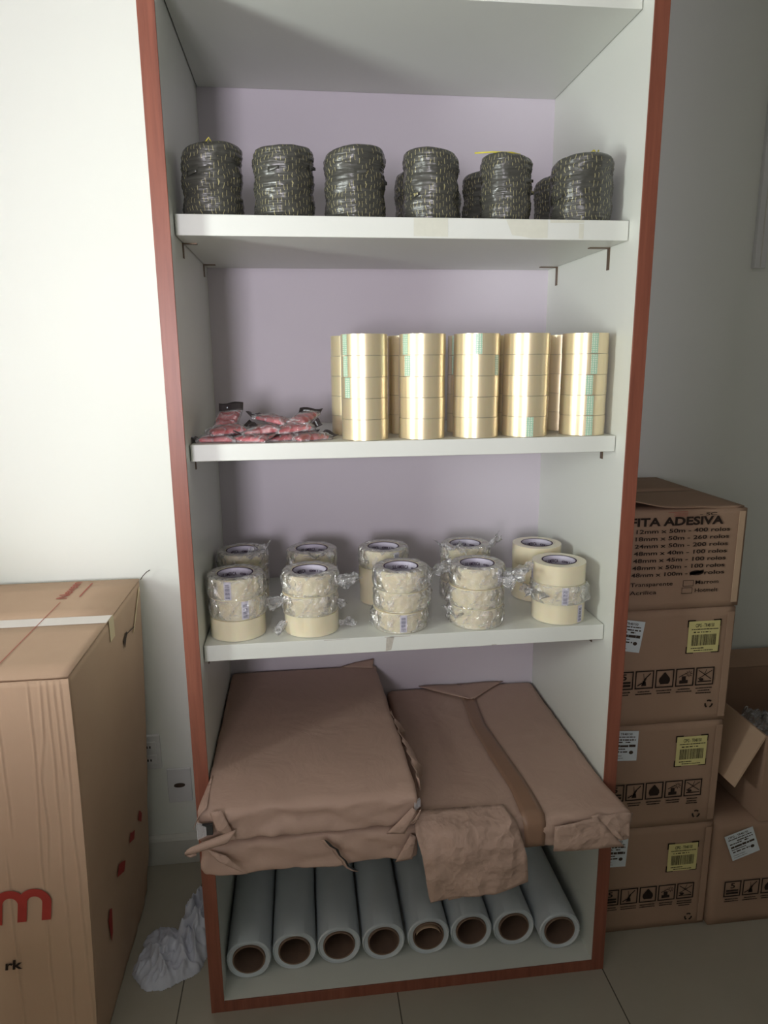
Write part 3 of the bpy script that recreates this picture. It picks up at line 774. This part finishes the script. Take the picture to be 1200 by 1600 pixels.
# surface height of pack B for laying strips on it
def yzB(s):
    """runs along y on the top of pack B then down its front; s in metres from the back edge y=.53"""
    L = .53+.112-.016
    if s < L:
        y = .53-s; return y, ZP+.076+droop(y)*.6
    q = min((s-L)/(.016*pi/2), 1)*pi/2; e = max(0, s-L-.016*pi/2)
    y = -.096-.016*math.sin(q); z = ZP+.060+.016*math.cos(q)+droop(y)*.6-e
    return y, z
rows = []
prof = [(0, .723, .768), (.09, .718, .757), (.25, .707, .747), (.42, .716, .764), (.55, .728, .776), (.62, .728, .782), (.66, .731, .782), (.70, .736, .780)]
for k in range(50):
    s = .70*k/49
    for a, b_ in zip(prof, prof[1:]):
        if a[0] <= s <= b_[0]+1e-9:
            q = (s-a[0])/(b_[0]-a[0]); xl = a[1]+(b_[1]-a[1])*q; xr = a[2]+(b_[2]-a[2])*q; break
    y, z = yzB(s); n_ = .0035 if s < .60 else .0045
    rows.append([(xl+(xr-xl)*t/4, y-(n_ if s > .62 else 0), z+(n_ if s < .64 else 0)) for t in range(5)])
sheet('tape_strip', rows, M['brown_tape'], B1, .0006)['label'] = 'shiny brown tape strip'
# folded-over paper triangle at the rear of pack B
def yB(x, y): return ZP+.076+.0045
rows = []
for j in range(9):
    t = j/8; y = .528-.105*t
    xl = .600+(.735-.600)*t**1.1; xr = .872-(.872-.752)*t**.9
    rows.append([(xl+(xr-xl)*i/10, y, yB(0, 0)+.002*t+.0015*math.sin(i)) for i in range(11)])
sheet('folded_paper_corner', rows, M['kraft'], B1, .001)
# corner folds on pack B front right
rows = bil((.885, -.120, .548), (.990, -.108, .543), (.975, -.124, .492), (.955, -.128, .486), 10, 8, lambda p, s, t: p+Vector((.003*math.sin(s*9), .003*math.sin(s*6+t*4), .003*math.sin(s*11))))
sheet('corner_fold', rows, M['kraft_crumpled'], B1, .001)
rows = bil((.80, -.1215, .532), (.90, -.122, .545), (.965, -.131, .470), (.80, -.1215, .468), 10, 8, lambda p, s, t: p+Vector((0, -.002*math.sin(s*5), 0)))
sheet('corner_fold', rows, M['kraft_crumpled'], B1, .001)
# hanging torn flap, two layers
def flap_rows(L, Rr, y0, seed, nu=26, nv=26):
    rows = []
    for j in range(nv+1):
        t = j/nv
        def ip(P):
            q = t*(len(P)-1); i = min(int(q), len(P)-2); f = q-i; a, b = Vector(P[i]), Vector(P[i+1]); return a*(1-f)+b*f
        a, b = ip(L), ip(Rr); r = []
        for i in range(nu+1):
            s = i/nu; p = a*(1-s)+b*s
            n1 = noise.noise(Vector((p.x*13+seed, p.z*11, 1))); n2 = noise.noise(Vector((p.x*38, p.z*38, seed)))
            fold = .012*abs(s-.52)*2-.006+.006*math.exp(-((s-.55)/.05)**2)
            e = min(1, t*2.5)
            r.append((p.x, p.y+(fold-.012*n1-.005*n2)*e, p.z+.006*n2*t))
        rows.append(r)
    return rows
rows = flap_rows([(.487, -.070, .566), (.484, -.128, .545), (.496, -.146, .500), (.510, -.15, .400), (.514, -.150, .386)], [(.695, -.070, .562), (.712, -.124, .552), (.722, -.140, .515), (.734, -.148, .470), (.736, -.150, .415)], 0, 2.0)
sheet('torn_paper_flap', rows, M['kraft_crumpled'], B1, .0012)['label'] = 'crumpled torn flap hanging down'
rows = flap_rows([(.56, -.136, .43), (.555, -.138, .385), (.558, -.138, .372)], [(.64, -.136, .44), (.625, -.138, .405), (.617, -.138, .398)], 0, 5.0, 10, 8)
sheet('torn_paper_flap', rows, M['kraft_crumpled'], B1, .0012)
rows = bil((.600, -.150, .500), (.672, -.134, .598), (.712, -.140, .548), (.625, -.158, .465), 12, 8, lambda p, s, t: p+Vector((.002*math.sin(9*s), -.006*math.sin(pi*t), .003*math.sin(7*t+s*5))))
# pack A details: ears, curl, folds, edges, tears
zA = ZP+.163
rows = bil((.040, .02, .652), (.040, -.095, .640), (.0, -.125, .608), (.012, -.05, .612), 8, 6, lambda p, s, t: p+Vector((0, 0, .006*math.sin(pi*t))))
rows = bil((.042, .00, zA+.001), (.040, -.098, .634), (.012, -.118, .598), (.034, -.06, .628), 10, 8, lambda p, s, t: p+Vector((-.003*math.sin(pi*t), 0, .004*math.sin(pi*t))))
sheet('torn_paper_ear', rows, M['kraft_crumpled'], A1, .001)['label'] = 'torn paper ear sticking out at the left corner'
V, F = [], []
for i in range(9):   # bare sheet edges showing in the torn left corner
    x = .020+.0022*i; V_, F_ = boxes([(x, x+.0013, -.1215+.0012*i*0, -.1135, .575+.001*i, .612-.001*i)]); n = len(V); V += V_; F += [tuple(k+n for k in f) for f in F_]
link_mesh('bare_sheet_edges', V, F, M['silver'], A1)['label'] = 'pale sheet edges showing through the torn corner'
box('dark_tear', (.030, .052, -.1195, -.112, .583, .607), M['dark_hole'], A1)['label'] = 'dark hole in the torn corner'
V, F = [], []
for i in range(6):
    x = .484+.0028*i; V_, F_ = boxes([(x, x+.0015, -.108+.003*i, -.100+.003*i, .590, .612-.001*i)]); n = len(V); V += V_; F += [tuple(k+n for k in f) for f in F_]
link_mesh('bare_sheet_edges', V, F, M['silver'], A1)['label'] = 'pale sheet edges showing at the right corner'
# curled paper strip sticking out left between the two packs
rows = []
for i in range(15):
    t = i/14
    if t < .6: q = t/.6; x = .085-.075*q; y = -.122-.004*q; z = .583-.024*q
    else: q = (t-.6)/.4*1.5*pi; x = .008-.010*math.sin(q); y = -.126; z = .549+.010*math.cos(q)
    hw = .013 if t < .6 else .011
    rows.append([(x, y-.005*math.sin(pi*s/4), z+(s/4-.5)*2*hw*(1 if t < .6 else .35)) if t < .6 else (x, y+.018*(s/4-.5), z) for s in range(5)])
rows = bil((.100, -.118, .590), (.006, -.128, .566), (.006, -.128, .548), (.080, -.120, .560), 14, 5, lambda p, s, t: p+Vector((-.012*max(0, s-.8)/.2*math.sin(t*pi)*1.0, -.006*math.sin(pi*t)-.01*max(0, s-.75), 0)))
sheet('curled_paper_strip', rows, M['kraft'], A1, .001)
tube('rolled_paper_end', [(.018, -.128, .562), (.008, -.131, .560), (.0, -.131, .557), (-.003, -.130, .551), (.004, -.129, .546), (.016, -.127, .548)], .0045, M['kraft'], A1)
def fold(name, a, b, c, d, par, off=.0):
    rows = bil(a, b, c, d, 8, 6, lambda p, s, t: p+Vector((0, -.003*math.sin(pi*s)*math.sin(pi*t)-off, 0)))
    return sheet(name, rows, M['kraft_crumpled'], par, .001)
fold('corner_fold', (.048, -.1155, .633), (.072, -.117, .638), (.100, -.1175, .565), (.062, -.121, .590), A1)
fold('corner_fold', (.470, -.1165, .560), (.498, -.113, .600), (.492, -.115, .575), (.440, -.1185, .552), A1)
fold('corner_fold', (.420, -.1175, .548), (.478, -.115, .606), (.486, -.119, .600), (.460, -.123, .548), A1)
fold('corner_fold', (.034, -.112, .545), (.075, -.115, .527), (.118, -.116, .476), (.058, -.119, .518), A2)
fold('corner_fold', (.44, -.114, .472), (.475, -.112, .538), (.488, -.112, .530), (.478, -.114, .476), A2)
ink = Ink()
tp = [(.286, .543), (.292, .536), (.300, .525), (.312, .516), (.318, .500), (.330, .486), (.336, .472), (.350, .461), (.358, .458)]
wd = [.002, .006, .007, .006, .004, .004, .005, .006, .002]
for i in range(len(tp)-1): ink.poly([(tp[i][0]-wd[i]/2, tp[i][1]), (tp[i+1][0]-wd[i+1]/2, tp[i+1][1]), (tp[i+1][0]+wd[i+1]/2, tp[i+1][1]), (tp[i][0]+wd[i]/2, tp[i][1])])
ink.build('tear_slit', lambda u, v: (u, -.1125, v), M['dark_hole'], A2, 'dark jagged tear')
rows = [[(tp[i][0]-wd[i]/2-.007*s, -.112-.004*(1-s), tp[i][1]) for s in (0, .5, 1)] for i in range(len(tp))]
sheet('torn_lip', rows, M['kraft'], A2, .0012)
# torn paper standing up along the right side of pack A
rows = []
for i in range(22):
    t = i/21; y = .262-.33*t; x = .472+.026*t
    hgt = [.004, .02, .03, .012, .008, .022, .034, .03, .036, .03, .012, .004][min(11, int(t*12))]
    rows.append([(x+.002+.9*hgt*s+.003*math.sin(i*2.1), y, zA-.004-.014*s-.02*s*s-.006*max(0, t-.6)+.004*math.sin(i*1.3)*s) for s in (0, .5, 1)])
sheet('torn_paper_edge', rows, M['kraft_crumpled'], A1, .001)
rows = bil((.42, .524, zA-.001), (.466, .528, zA+.002), (.470, .515, zA+.014), (.44, .522, zA+.010), 5, 4)
rows = bil((.36, .52, zA+.001), (.455, .50, zA+.001), (.462, .530, zA+.018), (.40, .534, zA+.006), 8, 4)
sheet('raised_paper_corner', rows, M['kraft'], A1, .001)

# ------------------------------------------------------------------ cartons right of the cabinet
def carton(b, label, flaps=True, seed=1, group=None, open_top=False):
    x0, x1, y0, y1, z0, z1 = b; so = seed*3.3
    o = empty('cardboard_box', ((x0+x1)/2, (y0+y1)/2, z0))
    def f(p, v):
        n1 = noise.noise(Vector((p.x*6+so, p.y*6, p.z*6)))
        c = (v[0]*(1-v[0])*v[2]*(1-v[2])*16)
        return (p.x, p.y+(-.0015*c+.001*n1*c if v[1] < .5 else 0), p.z)
    soft_box('box_body', b, .003, M['card'], o, (16, 8, 14), f)
    tag(o, label, 'box', group); return o
def surf(y): return lambda u, v: (u, y, v)
CX0, CX1, CY = 1.006, 1.345, .110
YF = CY-.0035
boxz = [(0, .3225), (.3235, .6275), (.6285, .9415), (.9425, 1.197)]
def icons(ink, xs_, z, cap=True, sz=.050, seed=1):
    rr = random.Random(seed)
    for idx, x in xs_:
        ink.frame(x, z, x+sz, z+sz, .0034)
        c = x+sz/2
        if idx == 0:
            ink.text('5', c-.006, z+.027, .016, c+.007, bold=.02); ink.rect(c-.018, z+.017, c+.018, z+.022); ink.rect(c-.018, z+.008, c+.018, z+.014)
        elif idx == 1:
            ink.line((c-.004, z+.012), (c+.004, z+.030), .005); ink.line((c+.004, z+.030), (c+.016, z+.042), .003); ink.line((c-.001, z+.024), (c-.003, z+.042), .0015); ink.poly([(c-.008, z+.008), (c+.006, z+.008), (c+.004, z+.020), (c-.003, z+.022)]); ink.line((c-.018, z+.009), (c-.006, z+.016), .003)
        elif idx == 2:
            ink.poly([(c-.011, z+.010), (c+.011, z+.010), (c+.015, z+.018), (c+.014, z+.026), (c+.006, z+.036), (c, z+.043), (c-.006, z+.036), (c-.014, z+.026), (c-.015, z+.018)])
        elif idx == 3:
            ink.rect(c-.014, z+.008, c+.009, z+.017); ink.rect(c-.008, z+.017, c+.003, z+.028); ink.line((c-.016, z+.026), (c+.004, z+.036), .002)
            for a in range(8):
                t = a*pi/4; ink.line((c+.011+.003*math.cos(t), z+.034+.003*math.sin(t)), (c+.011+.009*math.cos(t), z+.034+.009*math.sin(t)), .0016)
        else:
            ink.line((c-.018, z+.042), (c+.018, z+.016), .002); ink.line((c-.018, z+.018), (c+.019, z+.040), .002); ink.rect(c-.018, z+.009, c+.019, z+.012); ink.disc(c-.009, z+.016, .006, .004); ink.line((c-.002, z+.028), (c+.004, z+.044), .0015)
        for q in range(2 if idx != 4 else 3):
            wdt = sz*rr.uniform(.28, .46); ink.greek(c-wdt, z-.009-.007*q, c+wdt, .003, rr, .1)
def recycle(ink, x, z, r=.010):
    for k in range(3):
        a = pi/2+k*2*pi/3; p = (x+r*math.cos(a-.75), z+r*math.sin(a-.75)); q = (x+r*math.cos(a+.55), z+r*math.sin(a+.55))
        m_ = (x+r*1.02*math.cos(a), z+r*1.02*math.sin(a))
        ink.line(p, m_, .0045); ink.line(m_, q, .0045)
def yellow_label(o, x0, z0, rnd, y=YF):
    ink = Ink()
    for (a, b_) in ((0, 0), (1, 0), (0, 1), (1, 1)):
        cx, cz = x0+a*.084, z0+b_*.084; sx, sz = (1 if a == 0 else -1), (1 if b_ == 0 else -1)
        ink.poly([(cx-sx*.003, cz-sz*.003), (cx+sx*.018, cz-sz*.003), (cx+sx*.018, cz+sz*.002), (cx-sx*.003, cz+sz*.002)]); ink.poly([(cx-sx*.003, cz-sz*.003), (cx+sx*.002, cz-sz*.003), (cx+sx*.002, cz+sz*.016), (cx-sx*.003, cz+sz*.016)])
    ink.build('corner_marks', surf(y+.0003), M['ink'], o)
    lb = box('yellow_label', (x0, x0+.084, y-.0008, y-.0003, z0, z0+.084), M['label_yellow'], o); lb['label'] = 'yellow barcode label'
    ink = Ink(); ink.text('CIPG - TR48150', x0+.018, z0+.068, .009, x0+.068, bold=.02)
    ink.greek(x0+.008, z0+.061, x0+.080, .0028, rnd); ink.greek(x0+.014, z0+.053, x0+.060, .003, rnd, .8)
    ink.barcode(x0+.010, z0+.018, x0+.076, z0+.048, rnd); ink.greek(x0+.010, z0+.010, x0+.045, .003, rnd); ink.greek(x0+.018, z0+.004, x0+.070, .0025, rnd)
    ink.build('label_print', surf(y-.0010), M['ink'], lb)
def white_label(o, pts, rnd, y=YF, full=False):
    a, b_, c_, d_ = [Vector(p) for p in pts]   # TL TR BR BL in (x,z)
    def mp(u, v, off=0): p = (d_*(1-u)+c_*u)*(1-v)+(a*(1-u)+b_*u)*v; return (p.x, y-.0004-off, p.y)
    V = [mp(0, 0), mp(1, 0), mp(1, 1), mp(0, 1), mp(0, 0, .0004), mp(1, 0, .0004), mp(1, 1, .0004), mp(0, 1, .0004)]
    lb = link_mesh('white_label', V, [(0,3,2,1),(4,5,6,7),(0,1,5,4),(1,2,6,5),(2,3,7,6),(3,0,4,7)], M['label_white'], o); lb['label'] = 'white shipping label'
    ink = Ink()
    ink.text('CIPG - TR48150', .1, .86, .075, .80, bold=.02); ink.greek(.08, .78, .9, .04, rnd, .4); ink.greek(.35, .68, .92, .05, rnd, .4); ink.greek(.08, .60, .5, .05, rnd, .3); ink.greek(.6, .60, .75, .05, rnd)
    ink.greek(.08, .46, .93, .09, rnd, .15); ink.greek(.08, .38, .6, .035, rnd, .2); ink.greek(.1, .28, .7, .05, rnd, .6); ink.greek(.08, .16, .5, .02, rnd); ink.disc(.80, .28, .07, .06); ink.greek(.08, .08, .55, .018, rnd)
    ink.build('label_print', lambda u, v: mp(u, v, .0007), M['ink_soft'], lb)
posn = ['at the bottom of the stack beside the cabinet', 'second from the bottom of the stack beside the cabinet', 'directly under the top carton with the size list', None]
yl = [(1.219, .1825), (1.215, .504), (1.219, .8245)]; ic = [.090, .411, .732]; rc_ = [(1.295, .029), (1.288, .355), (1.293, .678)]
wl = [[(1.02, .302), (1.101, .297), (1.098, .212), (1.017, .214)], [(1.022, .621), (1.107, .615), (1.106, .530), (1.022, .535)], [(1.016, .928), (1.102, .914), (1.091, .832), (1.005+.01, .846)]]
rb = random.Random(21)
for i in range(3):
    o = carton((CX0, CX1-(.003 if i == 1 else 0), CY, .552, *boxz[i]), 'brown carton with yellow label, '+posn[i], True, i+1, 'closed cartons stacked right of the cabinet')
    yellow_label(o, yl[i][0], yl[i][1], rb); white_label(o, wl[i], rb)
    ink = Ink(); x0 = [1.254, 1.247, 1.250][i]
    icons(ink, [(4-j, x0-.0545*j) for j in range(5) if x0-.0545*j > 1.015], ic[i], seed=i); 
    for_rc = Ink(); recycle(for_rc, *rc_[i]); for_rc.build('recycling_mark', surf(YF), M['ink'], o)
    ink.build('printed_symbols', surf(YF), M['ink'], o, 'row of square handling symbols')
    # folded corner joint at the right edge
    box('joint_strip', (CX1-.024, CX1-.006, CY-.0045, CY-.003, boxz[i][0]+.012, boxz[i][1]-.012), M['card'], o, .0005)
o = carton((CX0, CX1+.004, CY, .552, *boxz[3]), 'brown carton printed with a list of tape sizes, topmost of its stack', True, 9)
ink = Ink()
ink.text('FITA ADESIVA', 1.045, 1.160, .0195, 1.285, bold=.035, shear=0)
lines = ['12mm x 50m - 400 rolos', '18mm x 50m - 260 rolos', '24mm x 50m - 200 rolos', '48mm x 40m - 100 rolos', '48mm x 45m - 100 rolos', '48mm x 50m - 100 rolos']
for k, s in enumerate(lines): ink.text(s, 1.062-.001*k, 1.1415-.0183*k, .0095, 1.304-.001*k, bold=.018)
z7 = 1.1415-.0183*6
ink.text('48mm x 100m -', 1.056, z7, .0095, 1.203, bold=.018); ink.text('rolos', 1.247, z7, .0095, 1.300, bold=.018)
ink.text('Transparente', 1.056, 1.007, .0095, 1.166, bold=.01); ink.text('Acrilica', 1.055, .986, .0095, 1.125, bold=.01)
ink.frame(1.193, 1.002, 1.221, 1.018, .0012); ink.frame(1.191, .983, 1.219, .999, .0012)
ink.text('Marrom', 1.226, 1.007, .0095, 1.287, bold=.012); ink.text('Hotmelt', 1.226, .986, .0095, 1.287, bold=.012)
ink.text('- SC', 1.222, 1.182, .0075, 1.266, bold=.01)
ink.build('printed_size_list', surf(YF), M['ink'], o, 'printed list of tape sizes')
ink = Ink(); ink.disc(1.226, z7+.005, .018, .0065, 14); ink.line((1.208, z7+.002), (1.245, z7+.009), .007); ink.build('marker_blot', surf(YF-.0006), M['ink'], o, 'black marker blot')
ink = Ink(); ink.line((1.14, 1.192), (1.19, 1.1935), .001)
for k in range(12): ink.line((1.155+.003*k, 1.181), (1.1575+.003*k, 1.191), .0009)
ink.build('scribble', surf(YF-.0003), M['ink_rose'], o)
rows = []
for j in range(13):
    t = j/12; y = CY+.004+t*.215
    rows.append([(CX0+.004+(CX1-CX0-.008)*s/16, y, 1.1995+.028*max(0, 1-s/9)**1.3*(1-t)**1.2+.002*math.sin(s*.8)*(1-t)) for s in range(17)])
sheet('top_flap', rows, M['card'], o, .003)
rows = bil((CX0+.004, CY+.222, 1.1995), (CX1-.004, CY+.222, 1.1995), (CX1-.004, .548, 1.1995), (CX0+.004, .548, 1.1995), 4, 4)
sheet('top_flap', rows, M['card'], o, .003)
box('joint_strip', (CX1-.020, CX1-.004, CY-.0045, CY-.003, .955, 1.19), M['card_light'], o, .0005)
# carton further right, on the floor
o = carton((1.3495, 1.69, .098, .54, 0, .3235), 'closed carton with a tilted white label standing on the floor at the right edge', True, 14)
white_label(o, [(1.370, .284), (1.449, .310), (1.479, .233), (1.402, .206)], rb, .0945)
ink = Ink(); icons(ink, [(j, 1.386+.0555*j) for j in range(5)], .091, seed=5); 
for_rc = Ink(); recycle(for_rc, 1.63, .04); for_rc.build('recycling_mark', surf(.0945), M['ink'], o)
ink.build('printed_symbols', surf(.0945), M['ink'], o, 'row of square handling symbols')
# open carton standing on it
ob = tag(empty('open_cardboard_box', (1.62, .3, .325)), 'open carton with its flaps spread, sitting on the floor carton at the right edge', 'box')
x0, x1, y0, y1, z0, z1 = 1.462, 1.86, .092, .50, .3245, .575
th = .005
V, F = boxes([(x0, x1, y0, y1, z0, z0+th), (x0, x0+th, y0, y1, z0+th, z1), (x1-th, x1, y0, y1, z0+th, z1), (x0+th, x1-th, y0, y0+th, z0+th, z1), (x0+th, x1-th, y1-th, y1, z0+th, z1)])
link_mesh('box_body', V, F, M['card'], ob)
sheet('side_flap', bil((x0, .100, z1), (x0, .490, z1), (1.368, .44, .440), (1.366, .072, .452), 6, 4), M['card_light'], ob, .005, False)['label'] = 'flap folded out and hanging to the left'
sheet('rear_flap', bil((x0+.004, y1+.001, z1), (x1-.004, y1+.001, z1), (x1-.004, y1+.040, z1+.045), (x0+.004, y1+.040, z1+.045), 4, 3), M['card'], ob, .005, False)
sheet('front_flap', bil((x0+.01, y0-.001, z1), (x1-.004, y0-.001, z1), (x1-.01, y0-.030, z1-.15), (x0+.03, y0-.030, z1-.15), 4, 3), M['card'], ob, .005, False)
def crumple(name, cx, cy, cz, r, h, seed, mat, label, cat, parent=None):
    V, F, _ = lathe([(r*math.sin(pi*k/16)+1e-4, -math.cos(pi*k/16)*h/2+h/2) for k in range(17)], 32, lambda q, z, a, k: (q*(1+.35*noise.noise(Vector((math.cos(a)*2+seed, math.sin(a)*2, z*30)))), z+.25*h*noise.noise(Vector((math.cos(a)*2, math.sin(a)*2+seed, k*.4)))*(1 if k > 8 else 0)), closed=False)
    return tag(link_mesh(name, [(v[0]+cx, v[1]+cy, max(v[2], 0)+cz) for v in V], F, mat, None, (cx, cy, cz), smooth=True), label, cat)
crumple('crumpled_bag', 1.60, .30, .3305, .085, .19, 3, M['film_thick'], 'crumpled translucent plastic bag lying inside the open carton', 'bag')

# ------------------------------------------------------------------ big carton at the left
bb = (-1.02, -.210, -.100, .532, 0, .948)
big = tag(empty('large_cardboard_box', (-.6, .2, 0)), 'large light brown carton with red print standing at the left of the cabinet', 'box')
creases = [[(-.371, .56), (-.376, .35), (-.383, .10)], [(-.286, .953), (-.290, .75), (-.303, .55), (-.309, .35), (-.316, .10)], [(-.252, .95), (-.252, .80), (-.261, .545), (-.268, .3), (-.278, .10)], [(-.262, .953), (-.268, .82), (-.283, .74), (-.283, .64), (-.292, .50)], [(-.226, .953), (-.226, .80), (-.232, .6), (-.238, .1)], [(-.238, .95), (-.240, .7)], [(-.35, .95), (-.352, .6)]]
def cx_at(c, z):
    for (xa, za), (xb, zb) in zip(c, c[1:]):
        if zb <= z <= za: return xa+(xb-xa)*(z-za)/(zb-za)
    return None
nx, nz = 260, 70
def face_big(p, u, vz):
    x, z = p
    d = 0
    for i, c in enumerate(creases):
        cx = cx_at(c, z)
        if cx is not None:
            e = min(1, abs(z-c[0][1])/.05+.3)*min(1, (abs(z-c[-1][1]))/.06)
            q = (x-cx+.003*noise.noise(Vector((z*9, i, 0))))/.0028
            d += (.0016*math.exp(-q*q) - .0007*math.exp(-((q-1.8)**2)))*e
    d += .0012*noise.noise(Vector((x*9, z*3, 4)))
    return d
def xr(z): t = 1-z/.95; return -.208-.030*t*t
V, F = [], []
for i in range(nx+1):
    for k in range(nz+1):
        z = .948*k/nz; xe = xr(z)
        s = i/nx; x = -.46+(xe+.46)*s
        V.append((x, -.104-face_big((x, z), s, k/nz), z))
for i in range(nx):
    for k in range(nz): a = i*(nz+1)+k; F.append((a, a+nz+1, a+nz+2, a+1))
fb = link_mesh('front_panel', V, F, M['card_light'], big, smooth=True); m_ = fb.modifiers.new('t', 'SOLIDIFY'); m_.thickness = .003; m_.offset = -1
def bigf(p, v):
    x, y, z = p; t = 1-z/.95
    n1 = noise.noise(Vector((3, y*9, z*7))); n2 = noise.noise(Vector((8, y*30, z*12)))
    if v[0] > .5:
        wr = max(0, min(1, (.45-z)/.4))*max(0, min(1, (y-.05)/.3))
        x = x+(xr(z)+.210)*1+(.006*n1+.004*n2)*wr-.001
        x += -.004*max(0, t)*0
    y = y-.095*t*v[1]**2
    return (x, y, z)
soft_box('box_body', bb, .004, M['card_light'], big, (40, 40, 60), bigf)
sheet('top_flap', bil((-1.015, -.104, .9515), (-.209, -.104, .9515), (-.209, .214, .9525), (-1.015, .214, .9525), 40, 4, lambda p, s, t: p+Vector((0, 0 if t > 0 else .0015*noise.noise(Vector((s*60, 0, 0))), (.0012+.0012*noise.noise(Vector((s*30, 2, 0)))) if t == 0 else 0))), M['card_light'], big, .004)
sheet('top_flap', bil((-1.015, .217, .9525), (-.209, .217, .9525), (-.209, .530, .9515), (-1.015, .530, .9515), 8, 4), M['card_light'], big, .004)
box('tape_strip', (-1.015, -.2088, .181, .231, .9549, .9556), M['tape_trans'], big)['label'] = 'pale tape strip across the lid'
box('tape_strip', (-.2078, -.2072, .195, .236, .90, .9549), M['tape_yellowed'], big)['label'] = 'yellowed tape end on the side'
sheet('tape_strip', bil((-.2065, .500, .935), (-.2065, .512, .935), (-.2065, .420, .845), (-.2065, .400, .838), 3, 5), M['tape_yellowed'], big, .0006)['label'] = 'yellowed tape strip peeling on the side'
ink = Ink(); ink.poly([(.300, .858), (.335, .872), (.345, .862), (.330, .855), (.312, .835)]); ink.line((.335, .864), (.42, .852), .003)
ink.build('torn_spot', lambda u, v: (-.2063, u, v), M['ink_soft'], big)
tube('loose_strand', [(-.205, .525, .952), (-.198, .528, .962), (-.188, .53, .972), (-.178, .53, .978)], .0012, M['ink_soft'], big)
ink = Ink(); zt = .9556
ink.line((-.366, -.10), (-.366, .345), .0022)
ink.build('printed_line', lambda u, v: (u, v, .9560), M['ink_rose'], big)
ink = Ink(); ink.text('Nevem', .375, -.0145, .026, .515, bold=.02); ink.line((.385, -.045), (.500, -.045), .004)
ink.build('faded_lid_print', lambda u, v: (-.375-v-.0, u, .9558), M['ink_rose'], big, 'faded red print on the lid')
def fy(u): return -.1095
ink = Ink(); # big red m
def arcpoly(ink, cx, cz, r_in, r_out, a0, a1, sx=1.0, n=14):
    for k in range(n):
        t0 = a0+(a1-a0)*k/n; t1 = a0+(a1-a0)*(k+1)/n
        ink.poly([(cx+sx*r_in*math.cos(t0), cz+r_in*math.sin(t0)), (cx+sx*r_out*math.cos(t0), cz+r_out*math.sin(t0)), (cx+sx*r_out*math.cos(t1), cz+r_out*math.sin(t1)), (cx+sx*r_in*math.cos(t1), cz+r_in*math.sin(t1))])
def arc(cx, r, a0, a1, n=12): return [(cx+r*math.cos(math.radians(a0+(a1-a0)*k/n)), .4495+r*math.sin(math.radians(a0+(a1-a0)*k/n))) for k in range(n+1)]
m_out = [(-.4132, .402)] + arc(-.3735, .0337, 180, 43.4) + arc(-.3245, .0337, 136.6, 0)[1:] + [(-.2967, .405), (-.3152, .405)] + arc(-.3245, .0153, 0, 180) + [(-.3457, .405), (-.3642, .405)] + arc(-.3735, .0153, 0, 180) + [(-.3947, .402)]
ink.poly(m_out[::-1])
ink.build('red_letter', lambda u, v: (u, -.1083, v), M['ink_red'], big, 'large red letter m')
ink = Ink(); ink.text('rk', -.402, .290, .024, -.366, bold=.03, shear=.12, cap=.74)
ink.build('black_lettering', lambda u, v: (u, -.1083, v), M['ink'], big, 'black italic lettering')
ink = Ink()
for (ya, za, yb, zb, w0) in ((.022, .30, .030, .205, .022), (.115, .345, .165, .29, .030), (.235, .345, .275, .30, .022), (.335, .34, .36, .29, .02)):
    ink.poly([(ya-w0/2, za-.02), (ya+w0*.2, za), (ya+w0, za-.012), (yb+w0/2, zb+.02), (yb, zb)])
ink.build('red_side_print', lambda u, v: (-.2075-.030*(1-v/.95)**2+.0015, u, v), M['ink_red'], big, 'dark red print on the shaded side')

# ------------------------------------------------------------------ crumpled white cloth on the floor
def cloth():
    V, F, idx = [], [], {}
    nx_, ny_ = 150, 190; X0, X1, Y0, Y1 = -.225, -.004, .06, .45
    def lobe(x, y, cx, cy, rx, ry, h, rot=0):
        c, s = math.cos(rot), math.sin(rot); dx, dy = x-cx, y-cy; u = (dx*c+dy*s)/rx; v = (-dx*s+dy*c)/ry
        a = math.atan2(v, u); rr = math.sqrt(u*u+v*v)*(1+.16*noise.noise(Vector((math.cos(a)*1.7+cx*9, math.sin(a)*1.7, 0)))+.06*noise.noise(Vector((math.cos(a)*6, math.sin(a)*6, 3))))
        return h*(max(0, 1-rr**2.2))**.55 if rr < 1 else -1
    H = {}
    for i in range(nx_+1):
        for j in range(ny_+1):
            x = X0+(X1-X0)*i/nx_; y = Y0+(Y1-Y0)*j/ny_
            b = max(lobe(x, y, -.125, .165, .092, .078, .060, .2), lobe(x, y, -.062, .25, .055, .12, .105, -.15), lobe(x, y, -.035, .34, .030, .085, .115, -.2), lobe(x, y, -.16, .235, .05, .05, .025, .5))
            if b < 0: H[i, j] = -1; continue
            p = Vector((x*22, y*22, 0)); wv = noise.noise(p*.5)*2.2
            r1 = 1-abs(noise.noise(Vector((x*20+wv, y*14-wv, 1)))*2); r2 = 1-abs(noise.noise(Vector((x*46-wv, y*38, 5)))*2)
            z = b*(.48+.5*r1**2+.20*r2**2)
            H[i, j] = max(z, .0015)
    def vid(i, j):
        if (i, j) not in idx:
            idx[i, j] = len(V); h = H[i, j]
            V.append((X0+(X1-X0)*i/nx_, Y0+(Y1-Y0)*j/ny_, h if h > 0 else .0005))
        return idx[i, j]
    for i in range(nx_):
        for j in range(ny_):
            if max(H[i, j], H[i+1, j], H[i, j+1], H[i+1, j+1]) > 0: F.append((vid(i, j), vid(i+1, j), vid(i+1, j+1), vid(i, j+1)))
    o = link_mesh('cleaning_cloth', V, F, M['cloth'], None, (-.11, .22, 0), smooth=True)
    m_ = o.modifiers.new('s', 'SMOOTH'); m_.factor = .5; m_.iterations = 2
    tag(o, 'crumpled greyish white cloth on the floor between the big carton and the cabinet', 'cloth')
cloth()
